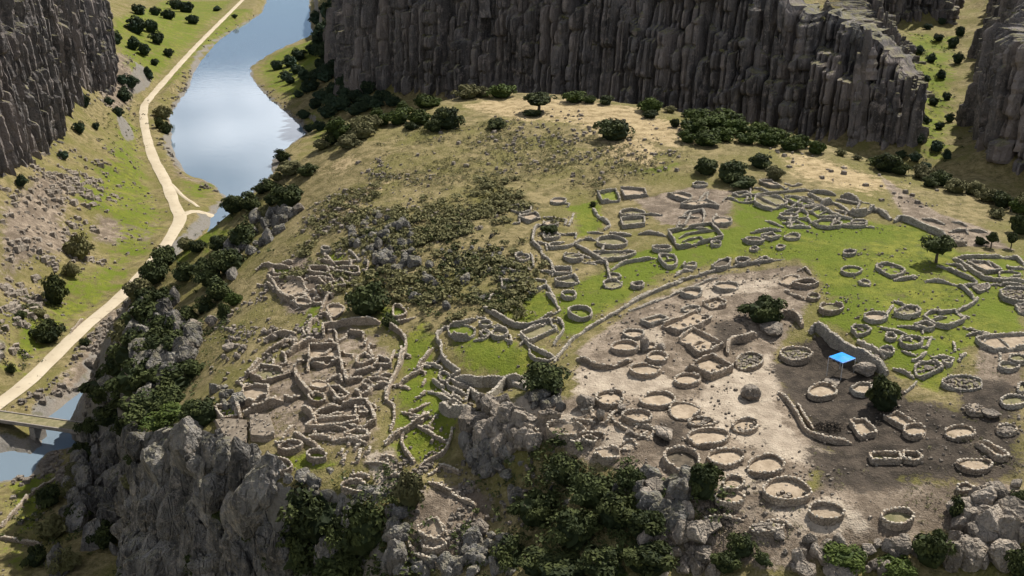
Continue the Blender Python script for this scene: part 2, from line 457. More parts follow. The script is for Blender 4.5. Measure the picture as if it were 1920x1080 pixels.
def make_wall_mat(name, base, dark, pale):
    m, nt, b = new_mat(name)
    pos = geo_pos(nt); info = nt.nodes.new('ShaderNodeObjectInfo')
    mid = noise(nt, pos, 0.9, 5, 0.6); fine = noise(nt, pos, 4.5, 5, 0.65)
    mp = nt.nodes.new('ShaderNodeMapping'); nt.links.new(pos, mp.inputs[0]); mp.inputs['Scale'].default_value = (1, 1, 1.7)
    vor = N(nt, 'ShaderNodeTexVoronoi', Scale=2.6); nt.links.new(mp.outputs[0], vor.inputs['Vector'])
    vd = N(nt, 'ShaderNodeTexVoronoi', Scale=2.6, feature='DISTANCE_TO_EDGE'); nt.links.new(mp.outputs[0], vd.inputs['Vector'])
    sc = nt.nodes.new('ShaderNodeSeparateColor'); nt.links.new(vor.outputs['Color'], sc.inputs[0])
    col = mixc(nt, remap(nt, mid, 0.3, 0.7), base, pale)
    col = mixc(nt, mth(nt, 'MULTIPLY', sc.outputs[0], 0.35), col, dark)
    col = mixc(nt, mth(nt, 'MULTIPLY', remap(nt, vd.outputs['Distance'], 0.09, 0.0), 0.7), col, tuple(v * 0.45 for v in dark))
    col = mixc(nt, mth(nt, 'MULTIPLY', remap(nt, fine, 0.45, 0.3), 0.5), col, dark)
    hsv = N(nt, 'ShaderNodeHueSaturation'); nt.links.new(col, hsv.inputs['Color'])
    nt.links.new(remap(nt, info.outputs['Random'], 0, 1, 0.85, 1.12), hsv.inputs['Value'])
    nt.links.new(hsv.outputs[0], b.inputs['Base Color'])
    h = mth(nt, 'ADD', remap(nt, vd.outputs['Distance'], 0.0, 0.16), mth(nt, 'MULTIPLY', fine, 0.5))
    bump(nt, b, h, 0.8, 0.12)
    return m

def make_plain(name, c0, c1, scale=1.2, rough=0.92, bd=0.1):
    m, nt, b = new_mat(name)
    pos = geo_pos(nt)
    n1 = noise(nt, pos, scale, 4, 0.65); n2 = noise(nt, pos, scale * 5, 2, 0.6)
    col = mixc(nt, remap(nt, n1, 0.3, 0.7), c0, c1)
    col = mixc(nt, mth(nt, 'MULTIPLY', remap(nt, n2, 0.42, 0.28), 0.5), col, tuple(v * 0.5 for v in c0))
    nt.links.new(col, b.inputs['Base Color']); b.inputs['Roughness'].default_value = rough
    bump(nt, b, mth(nt, 'ADD', n1, mth(nt, 'MULTIPLY', n2, 0.5)), 0.7, bd)
    return m

def make_leaf_mat(name, c0, c1, c2):
    m, nt, b = new_mat(name)
    info = nt.nodes.new('ShaderNodeObjectInfo')
    at = N(nt, 'ShaderNodeAttribute', attribute_name='leaf_tone')
    col = mixc(nt, remap(nt, at.outputs['Fac'], 0, 1), c0, c1)
    col = mixc(nt, mth(nt, 'MULTIPLY', info.outputs['Random'], 0.55), col, c2)
    hsv = N(nt, 'ShaderNodeHueSaturation'); nt.links.new(col, hsv.inputs['Color'])
    nt.links.new(remap(nt, info.outputs['Random'], 0, 1, 0.8, 1.2), hsv.inputs['Value'])
    nt.links.new(hsv.outputs[0], b.inputs['Base Color'])
    b.inputs['Roughness'].default_value = 0.75
    return m

def make_water():
    m, nt, b = new_mat('river_water')
    pos = geo_pos(nt)
    n1 = noise(nt, pos, 0.25, 4, 0.6); n2 = noise(nt, pos, 0.03, 3, 0.5)
    b.inputs['Base Color'].default_value = (0.15, 0.195, 0.235, 1)
    b.inputs['Roughness'].default_value = 0.03
    b.inputs['IOR'].default_value = 1.33
    b.inputs['Specular IOR Level'].default_value = 0.5
    bump(nt, b, mth(nt, 'ADD', n1, n2), 0.10, 0.25)
    return m

M = {}
M['ground'] = make_ground_mat()
M['cliff'] = make_rock_mat('columnar_basalt', (0.055, 0.050, 0.048), (0.160, 0.145, 0.135), (0.225, 0.190, 0.168), (0.30, 0.285, 0.26), 0.5, 0.6, 0.45)
M['crag'] = make_rock_mat('grey_crag', (0.085, 0.080, 0.073), (0.27, 0.25, 0.222), (0.335, 0.29, 0.24), (0.44, 0.42, 0.37), 1.3, 0.35)
M['boulder'] = make_rock_mat('field_boulder', (0.185, 0.158, 0.128), (0.33, 0.282, 0.228), (0.38, 0.315, 0.24), (0.47, 0.43, 0.36), 1.6)
M['wall_tan'] = make_wall_mat('tan_drystone', (0.33, 0.263, 0.19), (0.175, 0.135, 0.097), (0.47, 0.385, 0.29))
M['wall_grey'] = make_wall_mat('grey_drystone', (0.33, 0.295, 0.24), (0.18, 0.16, 0.128), (0.48, 0.435, 0.355))
M['floor_dirt'] = make_plain('pale_trodden_floor', (0.245, 0.190, 0.130), (0.38, 0.303, 0.218), 1.1)
M['coping'] = make_plain('sunlit_tint_coping', (0.33, 0.285, 0.225), (0.50, 0.44, 0.35), 2.0)  # paler than the walls: sun on the wall tops painted into the colour
M['earth_top'] = make_plain('trampled_earth', (0.155, 0.125, 0.092), (0.285, 0.235, 0.175), 0.9)
M['floor_grass'] = make_plain('turf_floor', (0.09, 0.12, 0.014), (0.18, 0.19, 0.04), 0.9)
M['floor_olive'] = make_plain('weedy_floor', (0.13, 0.125, 0.06), (0.24, 0.205, 0.12), 0.9)
M['floor_dark'] = make_plain('dark_soil_floor', (0.055, 0.045, 0.033), (0.13, 0.105, 0.075), 1.0)
M['road'] = make_plain('packed_dirt_road', (0.40, 0.335, 0.235), (0.47, 0.40, 0.29), 0.12, 0.92, 0.02)
M['bark'] = make_plain('grey_bark', (0.07, 0.055, 0.04), (0.13, 0.105, 0.08), 4.0)
M['leaf'] = make_leaf_mat('olive_leaves', (0.016, 0.024, 0.009), (0.078, 0.090, 0.027), (0.036, 0.045, 0.015))
M['leaf_bright'] = make_leaf_mat('bright_leaves', (0.024, 0.038, 0.009), (0.088, 0.112, 0.021), (0.045, 0.064, 0.014))
M['leaf_grey'] = make_leaf_mat('grey_green_scrub', (0.075, 0.075, 0.032), (0.18, 0.165, 0.078), (0.125, 0.115, 0.042))
M['leaf_far'] = make_leaf_mat('blue_green_leaves', (0.022, 0.038, 0.022), (0.055, 0.075, 0.032), (0.03, 0.05, 0.03))
M['water'] = make_water()
M['concrete'] = make_plain('weathered_concrete', (0.20, 0.175, 0.15), (0.30, 0.265, 0.225), 0.8)
M['brush'] = make_plain('charred_brush', (0.018, 0.016, 0.013), (0.06, 0.05, 0.04), 3.0)

# ------------------------------------------------------------------ mesh helpers
def mesh_from(name, verts, faces, mat, smooth=False):
    """verts (n,3); faces: list of index arrays, all with the same corner count per array"""
    me = bpy.data.meshes.new(name)
    verts = np.asarray(verts, np.float32)
    if not isinstance(faces, list): faces = [faces]
    faces = [np.asarray(f, np.int32) for f in faces if len(f)]
    loops = np.concatenate([f.ravel() for f in faces])
    counts = np.concatenate([np.full(len(f), f.shape[1], np.int32) for f in faces])
    starts = np.concatenate([[0], np.cumsum(counts)[:-1]]).astype(np.int32)
    me.vertices.add(len(verts)); me.vertices.foreach_set('co', verts.ravel())
    me.loops.add(len(loops)); me.loops.foreach_set('vertex_index', loops)
    me.polygons.add(len(counts)); me.polygons.foreach_set('loop_start', starts)
    me.polygons.foreach_set('loop_total', counts)
    me.polygons.foreach_set('use_smooth', np.full(len(counts), smooth))
    me.materials.append(M[mat] if isinstance(mat, str) else mat)
    me.update(calc_edges=True)
    me.validate()
    return me

def obj(name, me, parent=None, loc=None):
    o = bpy.data.objects.new(name, me); COL.objects.link(o)
    if parent is not None: o.parent = parent
    if loc is not None: o.location = loc
    return o

def tag(o, label=None, cat=None, group=None, kind=None):
    if label: o['label'] = label
    if cat: o['category'] = cat
    if group: o['group'] = group
    if kind: o['kind'] = kind
    return o

def grid_faces(nu, nv, closed=False):
    i = np.arange(nu if closed else nu - 1)[:, None]; j = np.arange(nv - 1)[None]
    i2 = (i + 1) % nu
    return np.stack([(i * nv + j), (i2 * nv + j), (i2 * nv + j + 1), (i * nv + j + 1)], -1).reshape(-1, 4)

# ------------------------------------------------------------------ the ground sheet
def zone(polys, blur):
    """weights on the land's vertices for areas traced on the photo and laid onto the land"""
    w = np.zeros(MX.size)
    x, y = MX.ravel(), MY.ravel()
    for poly in polys:
        p = cast([q[0] for q in poly], [q[1] for q in poly])[:, :2]
        lo, hi = p.min(0) - 3 * blur, p.max(0) + 3 * blur
        sel = np.where((x > lo[0]) & (x < hi[0]) & (y > lo[1]) & (y < hi[1]))[0]
        sd = poly_sd(x[sel], y[sel], p)
        w[sel] = np.maximum(w[sel], sstep(blur, -blur, sd))
    return w

GRASS_NEAR = [
 [(1500,430),(1600,422),(1700,415),(1760,440),(1810,470),(1920,480),(1920,640),(1820,655),(1800,690),(1770,735),(1690,712),(1600,640),(1545,600),(1537,520),(1500,490),(1380,485),(1250,520),(1150,580),(1065,640),(1040,630),(1050,540),(1120,510),(1190,470),(1280,460),(1340,430),(1440,410)],
 [(915,562),(1030,545),(1045,590),(1000,605),(940,600)],
 [(835,640),(870,615),(960,640),(1030,660),(1020,690),(950,708),(880,700),(850,680)],
 [(745,640),(790,600),(820,620),(822,690),(862,760),(862,830),(800,875),(752,850),(728,800),(760,700)],
 [(1060,385),(1125,372),(1140,430),(1085,445)],[(480,880),(520,850),(600,842),(640,870),(600,892),(520,895)],[(565,590),(600,560),(612,620),(562,640)],
 [(1370,365),(1440,360),(1530,400),(1660,420),(1500,445),(1380,440)],[(1040,560),(1100,560),(1080,620),(1040,640)],
 [(700,570),(760,580),(740,640),(715,620)],[(600,480),(650,470),(640,520),(600,520)],[(1290,300),(1200,320),(1240,330)]]
GRASS_FAR = [
 [(190,300),(235,215),(262,240),(280,330),(308,395),(310,430),(280,470),(230,545),(150,608),(60,690),(0,735),(0,620),(80,560),(200,480),(210,420),(150,380),(120,340)],
 [(340,335),(420,350),(390,385),(335,375)],[(345,405),(440,405),(440,430),(380,480),(320,490),(345,440)],
 [(478,125),(590,70),(625,100),(580,170),(550,190),(500,168)],[(280,185),(340,110),(430,15),(480,20),(380,105),(335,155)],
 [(0,900),(70,880),(130,880),(120,940),(80,1000),(50,1080),(0,1080)],[(200,40),(300,0),(440,0),(330,120),(270,170),(230,120)],[(560,215),(600,200),(620,240),(590,270)],
 [(1690,60),(1800,60),(1790,300),(1720,300)]]
DIRT = [
 [(1085,655),(1200,572),(1330,515),(1500,495),(1532,530),(1500,600),(1450,660),(1480,760),(1560,850),(1500,920),(1700,900),(1735,980),(1600,1040),(1400,1030),(1260,930),(1100,860),(960,810),(985,745),(1080,745)],
 [(500,500),(560,480),(640,520),(620,580),(540,590)],[(760,940),(880,900),(930,940),(880,1040),(780,1060)],
 [(1560,900),(1900,905),(1900,960),(1780,1000),(1480,1070),(1280,1070),(1260,980),(1400,1000)],[(1190,375),(1300,350),(1380,360),(1360,430),(1240,420)],[(1840,640),(1920,640),(1920,730),(1820,740)],
 [(1650,330),(1760,400),(1850,430),(1900,470),(1780,460),(1700,420)]]
DIRT_FAR = [[(310,225),(345,180),(355,200),(330,250),(330,300),(345,330),(440,352),(420,362),(330,330),(308,270)],[(0,385),(60,330),(150,330),(120,420),(150,480),(40,500),(0,560)],[(180,400),(300,420),(280,460),(170,450)],
 [(200,120),(250,110),(260,150),(200,200),(185,170)],[(190,590),(240,560),(235,620),(180,700),(130,760),(60,760),(120,700)],[(100,835),(130,830),(120,890),(60,900)]]
SOIL = [
 [(1440,690),(1490,640),(1560,640),(1640,700),(1600,840),(1540,850),(1500,790)],[(1790,700),(1910,720),(1910,800),(1800,770)],[(1500,720),(1620,700),(1720,755),(1900,795),(1920,900),(1740,905),(1640,925),(1570,900),(1545,830)],[(1485,640),(1550,622),(1640,690),(1700,735),(1690,770),(1560,830),(1505,790),(1462,710)],
 [(1560,770),(1680,740),(1800,765),(1920,800),(1920,880),(1760,895),(1620,862)],[(1500,835),(1600,842),(1640,880),(1620,930),(1540,905)],
 [(1330,600),(1400,600),(1400,660),(1350,660)],[(1230,790),(1290,790),(1280,860),(1220,840)],[(1440,800),(1400,950),(1420,960)]]
TAN = [[(850,200),(900,186),(1000,178),(1200,198),(1300,240),(1290,285),(1150,262),(1050,232),(960,230)],[(1440,275),(1560,298),(1720,352),(1640,372),(1480,335)],[(580,325),(650,285),(690,290),(640,335)],
 [(600,400),(660,350),(760,330),(700,380),(640,430)],[(1100,240),(1250,260),(1250,330),(1120,300)]]
PALE = [[(1330,705),(1440,662),(1475,700),(1455,760),(1500,830),(1610,852),(1520,872),(1430,850),(1340,805),(1300,760)],[(1080,700),(1200,682),(1290,722),(1200,742),(1080,742)],[(1040,770),(1100,780),(1090,830),(1050,840)],[(1250,545),(1340,525),(1480,520),(1440,545),(1330,560)],[(1180,620),(1240,610),(1250,660),(1190,660)],
 [(1430,960),(1560,930),(1640,990),(1520,1010)],[(1340,870),(1450,880),(1430,930),(1350,920)],[(960,745),(1010,740),(1020,790),(960,800)],[(680,850),(740,840),(760,930),(720,930)],[(1120,800),(1200,790),(1190,840),(1130,850)]]
za = np.zeros((MX.size, 4)); zb = np.zeros((MX.size, 4)); za[:, 3] = zb[:, 3] = 1
za[:, 0] = np.maximum(0.80 * zone(GRASS_NEAR, 2.6), 0.63 * zone(GRASS_FAR, 8.0))
DIRT_THIN = [[(400,800),(460,720),(540,640),(600,590),(720,620),(745,660),(715,780),(720,860),(760,930),(700,930),(640,850),(500,830)]]
za[:, 1] = np.maximum(np.maximum(zone(DIRT, 2.4), 0.60 * zone(DIRT_THIN, 3.0)), 0.85 * zone(DIRT_FAR, 6.0))
za[:, 2] = zone(SOIL, 3.2) * 0.84
zb[:, 1] = zone(TAN, 6.0) * 0.66
zb[:, 2] = zone(PALE, 2.0) * 0.9
gyy, gxx = np.gradient(GZ, GY, GX)
slope = np.sqrt(gxx ** 2 + gyy ** 2).ravel()
x_, y_ = MX.ravel(), MY.ravel()
sdr = poly_sd(x_, y_, river_poly)
zb[:, 0] = np.maximum(sstep(0.95, 1.5, slope), 0.75 * sstep(3.5, 0.0, sdr + (fbm(x_ / 6, y_ / 6, 5, 3) - .5) * 5) * (sdr > -3))
land = mesh_from('ground', np.stack([x_, y_, GZ.ravel()], -1), grid_faces(len(GY), len(GX))[:, ::-1], 'ground', True)
for nm, arr in (('zone_a', za), ('zone_b', zb)):
    a = land.color_attributes.new(nm, 'FLOAT_COLOR', 'POINT'); a.data.foreach_set('color', arr.astype(np.float32).ravel())
ground = tag(obj('ground', land), 'grassy and stony hill, valley floor and slopes under the ruins', kind='structure')

# river: a sheet at water level, banks and bed belong to the ground
xs = np.array([-900, 60.0]); 
rv = mesh_from('river', [(-900, 90, 0), (-66, 90, 0), (-66, 480, 0), (-60, 1700, 0), (-900, 1700, 0)], [np.array([[0, 1, 2, 3, 4]])], 'water')
tag(obj('river', rv), 'calm blue river mirroring white clouds below the cliffs', kind='structure')

# roads
def resample(p, step, closed=False, smooth=False):
    p = np.asarray(p, float)
    if closed: p = np.concatenate([p, p[:1]])
    if smooth and len(p) > 2:
        q = np.concatenate([[p[-2]] if closed else [2 * p[0] - p[1]], p, [p[1]] if closed else [2 * p[-1] - p[-2]]])
        out = []
        for i in range(1, len(q) - 2):
            for t in np.linspace(0, 1, 9)[:-1]:
                a, b, c, d = q[i - 1], q[i], q[i + 1], q[i + 2]
                out.append(0.5 * (2 * b + (c - a) * t + (2 * a - 5 * b + 4 * c - d) * t * t + (3 * b - a - 3 * c + d) * t ** 3))
        out.append(q[-2]); p = np.array(out)
    L = np.concatenate([[0], np.cumsum(np.linalg.norm(np.diff(p[:, :2], axis=0), axis=1))])
    n = max(2, int(round(L[-1] / step)) + 1)
    s = np.linspace(0, L[-1], n)
    r = np.stack([np.interp(s, L, p[:, k]) for k in range(p.shape[1])], -1)
    return r[:-1] if closed else r

def strip(name, line, width, mat, lift=0.12, step=2.5, cross=7):
    p = resample(line[:, :2], step, smooth=True)
    tg = np.gradient(p, axis=0); tg /= np.linalg.norm(tg, axis=1, keepdims=True)
    nn = np.stack([-tg[:, 1], tg[:, 0]], -1)
    k = np.linspace(-0.5, 0.5, cross)
    wv = width * (1 + 0.28 * (fbm(np.arange(len(p)) / 3.0, np.zeros(len(p)), 4, 2) - 0.5))
    xy = p[:, None] + nn[:, None] * (k[None, :, None] * wv[:, None, None])
    z = H(xy[..., 0], xy[..., 1]) + lift - 0.10 * (np.abs(np.abs(k) - 0.24) < 0.1)[None] - 0.22 * (np.abs(k) > 0.45)[None]
    v = np.concatenate([xy, z[..., None]], -1).reshape(-1, 3)
    return tag(obj(name, mesh_from(name, v, grid_faces(len(p), cross)[:, ::-1], mat, True)), kind='structure')
strip('road', road_line, 3.9, 'road', 0.38)['label'] = 'pale dirt road winding along the valley beside the river'
sp = [(338,408),(360,398),(392,392),(430,388)]
strip('track', at_z(np.array([p[0] for p in sp], float), np.array([p[1] for p in sp], float), 2.6), 3.2, 'road', 0.25)['label'] = 'short pale spur track leaving the road near the riverside meadow'
sp = [(308,338),(325,352),(345,372),(372,388)]
strip('footpath', at_z(np.array([p[0] for p in sp], float), np.array([p[1] for p in sp], float), 2.4), 1.4, 'road', 0.25)['label'] = 'thin pale footpath cutting across the meadow beside the road bend'

# ------------------------------------------------------------------ cliffs
LEDGES = {}
def cliff_sheet(line, base, top, seed, du, dv, wcol=(2.2, 5.5), depth=2.6, butt=5.0, rough=1.0, lean=0.06, bw=26.0):
    g = np.random.default_rng(seed)
    p = resample(line, du)
    n = len(p)
    tg = np.gradient(p, axis=0); tg /= np.linalg.norm(tg, axis=1, keepdims=True)
    k = 9
    tgs = np.stack([np.convolve(np.pad(tg[:, c], k, mode='edge'), np.ones(2 * k + 1) / (2 * k + 1), 'valid') for c in (0, 1)], -1)
    nn = np.stack([tgs[:, 1], -tgs[:, 0]], -1); nn /= np.linalg.norm(nn, axis=1, keepdims=True)
    s = np.arange(n) * du
    zb = base(p[:, 0], p[:, 1]); zt = top(p[:, 0], p[:, 1])
    nv = int(max(8, np.ceil((zt - zb).max() / dv)))
    v = np.linspace(0, 1, nv)
    S, V = np.meshgrid(s, v, indexing='ij')
    Z = zb[:, None] + (zt - zb)[:, None] * V
    out = np.zeros_like(Z)
    out += (fbm(S / bw, Z / (bw * 2.7), seed + 1, 3) - 0.45) * butt * 2
    for scale, wid, dep in ((1.0, wcol, depth), (0.42, wcol, depth * 0.42)):
        b = [s[0] - 30]
        while b[-1] < s[-1] + 30: b.append(b[-1] + scale * g.uniform(*wid))
        b = np.array(b)
        Sw = S + (fbm(S / 9 + 3, Z / 14, seed + 5, 2) - 0.5) * 2.6 * scale * rough
        idx = np.clip(np.searchsorted(b, Sw) - 1, 0, len(b) - 2)
        t = (Sw - b[idx]) / (b[idx + 1] - b[idx]) * 2 - 1
        prof = (1 - np.abs(t) ** 3.2)
        # each column is broken into drums that stand forward or back
        gap = np.where(hash2(idx, idx * 0 + 3, seed + 31) > .35, 1.0, .25)
        out -= gap * dep * 1.1 * np.exp(-((1 - np.abs(t)) / .22) ** 2)
        hseg = g.uniform(5, 26, len(b)) * (0.6 + 0.4 * scale)
        ph = g.uniform(0, 1, len(b))
        seg = np.floor(Z / hseg[idx] + ph[idx])
        off = hash2(idx, seg, seed + 11)
        fr = Z / hseg[idx] + ph[idx] - seg
        notch = -0.5 * np.exp(-(np.minimum(fr, 1 - fr) * hseg[idx] / 0.7) ** 2)
        out += dep * (prof * (0.55 + 0.6 * hash2(idx, idx * 0, seed + 3)) - 0.75 + (off - 0.45) * 0.9 + notch * 0.5)
        # some columns are snapped off: the upper part sits far back
        snap = hash2(idx, idx * 0 + 7, seed + 21)
        hs = hash2(idx, idx * 0 + 9, seed + 22)
        out -= dep * 1.3 * ((snap > 0.7) & (V > 0.35 + 0.6 * hs))
    for lv, amt in ((.30, 2.2), (.58, 3.0), (.80, 2.4)):
        zl = lv + (fbm(S / 17, S * 0, seed + int(lv * 100), 3) - .5) * .5
        here = sstep(.42, .58, fbm(S / 30, S * 0 + 5, seed + 40 + int(lv * 100), 2))
        out += amt * (depth / 3) * here * (1 - sstep(0, .018, V - zl))
    out += (fbm(S / 1.6, Z / 2.4, seed + 9, 3) - 0.5) * 0.9 * rough
    out += lean * (zt[:, None] - Z)
    rim = sstep(0.93, 1.0, V)
    out -= rim * (1.5 + 2.5 * fbm(S / 4, S * 0, seed + 13, 2))
    Z = Z + (fbm(S / 3.2, V * 3, seed + 15, 2) - 0.5) * 3.0 * sstep(0.8, 1, V)
    X = p[:, 0][:, None] + nn[:, 0][:, None] * out
    Y = p[:, 1][:, None] + nn[:, 1][:, None] * out
    verts = np.stack([X, Y, Z], -1)
    step = out[:, 2:-3] - out[:, 4:-1]
    ii, jj = np.where(step > .9)
    LEDGES[seed] = verts[ii, jj + 3]
    # a lip that runs back from the top edge into the ground behind
    lip = verts[:, -1].copy(); lip[:, :2] -= nn * 12.0; lip[:, 2] -= 0.3
    verts = np.concatenate([verts, lip[:, None]], 1)
    return verts.reshape(-1, 3), grid_faces(n, nv + 1), (p, nn, zb, zt)

def column_mesh(name, seed, mat='cliff'):
    """a broken basalt column, one unit wide and one unit tall"""
    g = np.random.default_rng(seed)
    k = 7; rings = 9
    a = np.linspace(0, 2 * np.pi, k, endpoint=False) + g.uniform(-0.25, 0.25, k)
    rad = 0.5 * g.uniform(0.8, 1.15, k)
    vs = []
    for r in range(rings):
        t = r / (rings - 1)
        sc = (1.0 - 0.18 * t) * g.uniform(0.86, 1.08) * (0.62 if r == rings - 1 else 1) * (0.9 if r == rings - 2 else 1)
        dx, dy = g.uniform(-0.09, 0.09, 2)
        z = t + (g.uniform(-0.02, 0.02) if 0 < r < rings - 1 else 0)
        for i in range(k):
            vs.append((math.cos(a[i]) * rad[i] * sc + dx, math.sin(a[i]) * rad[i] * sc + dy, z + (g.uniform(-0.015, 0.015) if r > 0 else 0)))
    f = [[r * k + i, r * k + (i + 1) % k, (r + 1) * k + (i + 1) % k, (r + 1) * k + i] for r in range(rings - 1) for i in range(k)]
    vs.append((0, 0, 1.01)); c = len(vs) - 1
    tri = [[(rings - 1) * k + i, (rings - 1) * k + (i + 1) % k, c] for i in range(k)]
    return mesh_from(name, vs, [np.array(f), np.array(tri)], mat)
COLUMNS = [column_mesh('rock_column', 100 + i) for i in range(9)]

def cliff(name, label, line, base, top, seed, n_col, du, dv, prefer=None, hcol=(9, 30), wc=(2.2, 4.8), **kw):
    v, f, (p, nn, zb, zt) = cliff_sheet(line, base, top, seed, du, dv, **kw)
    o = tag(obj(name, mesh_from(name, v, f, kw.get('mat', 'cliff'))), label, kind='structure')
    g = np.random.default_rng(seed + 77)
    made = 0
    while made < n_col:
        i = int(g.integers(2, len(p) - 2))
        h = g.uniform(*hcol); w = g.uniform(*wc)
        room = zt[i] - zb[i]
        z0 = zb[i] - 2 if g.random() < 0.45 else zb[i] + g.uniform(0, max(1, room - h * 0.7))
        off = g.uniform(0.6, 2.6) - 0.06 * (z0 - zb[i])
        if prefer is not None and not prefer(p[i, 0], p[i, 1]): 
            if g.random() < 0.9: continue
        c = obj('rock_column', COLUMNS[int(g.integers(len(COLUMNS)))], o)
        h = min(h, zt[i] + 4 - z0)
        c.location = (p[i, 0] + nn[i, 0] * off, p[i, 1] + nn[i, 1] * off, z0)
        c.scale = (w, w * g.uniform(0.8, 1.2), h)
        c.rotation_euler = (g.uniform(-.06, .06), g.uniform(-.06, .06), g.uniform(0, 6.28))
        made += 1
    return o

def base_out(d):
    return lambda x, y: H(x, y) * 0 + 0
def low_base(line, drop=3.0, out=7.0):
    def f(x, y):
        p = np.stack([x, y], -1)
        tg = np.gradient(p, axis=0); nn = np.stack([tg[:, 1], -tg[:, 0]], -1); nn /= np.linalg.norm(nn, axis=1, keepdims=True) + 1e-9
        return H(x + nn[:, 0] * out, y + nn[:, 1] * out) - drop
    return f
b1 = BACK_LINE[1:16]; 
cliff('cliff_back', 'towering dark columnar cliff in shade behind the hilltop', b1, low_base(b1), top_back, 201, 230, 0.5, 1.0, wcol=(3.2, 8.0), depth=3.9, rough=.6)
b2 = RIGHT_LINE[1:10][::-1]
cliff('cliff_right', 'dark columnar cliff on the far side of the scrubby gully', b2, low_base(b2), top_right, 301, 90, 0.6, 1.1, wcol=(3.0, 7.0), depth=3.4, rough=1.1)
b3 = LEFT_LINE[1:8]
cliff('cliff_left', 'grey brown columnar cliff above the valley meadow and dirt road', b3, low_base(b3), top_left, 401, 150, 0.6, 1.0, wcol=(2.4, 5.5), depth=2.8, rough=.8)
# ------------------------------------------------------------------ ruins: traced tops of walls, laid onto the land
FR = {'A': (640,360,3), 'B': (1280,360,3), 'C': (640,720,3), 'D': (1280,720,3), 'E': (0,720,3), 'F': (0,360,3), 'G': (380,440,4.8), 'H': (380,640,4.8), 'I': (700,540,4.8),
      'J': (900,340,4.8), 'K': (1200,320,4.8), '1': (1180,480,4.8), '2': (1520,400,4.8), '3': (1520,560,4.8), '4': (1040,640,4.8), '5': (1200,780,4.8),
      '6': (1520,700,4.8), '7': (1320,320,4.8), '8': (700,720,4.8)}
def fpx(fr, pts):
    ox, oy, s = FR[fr]
    return [(ox + x / s, oy + y / s) for x, y in pts]

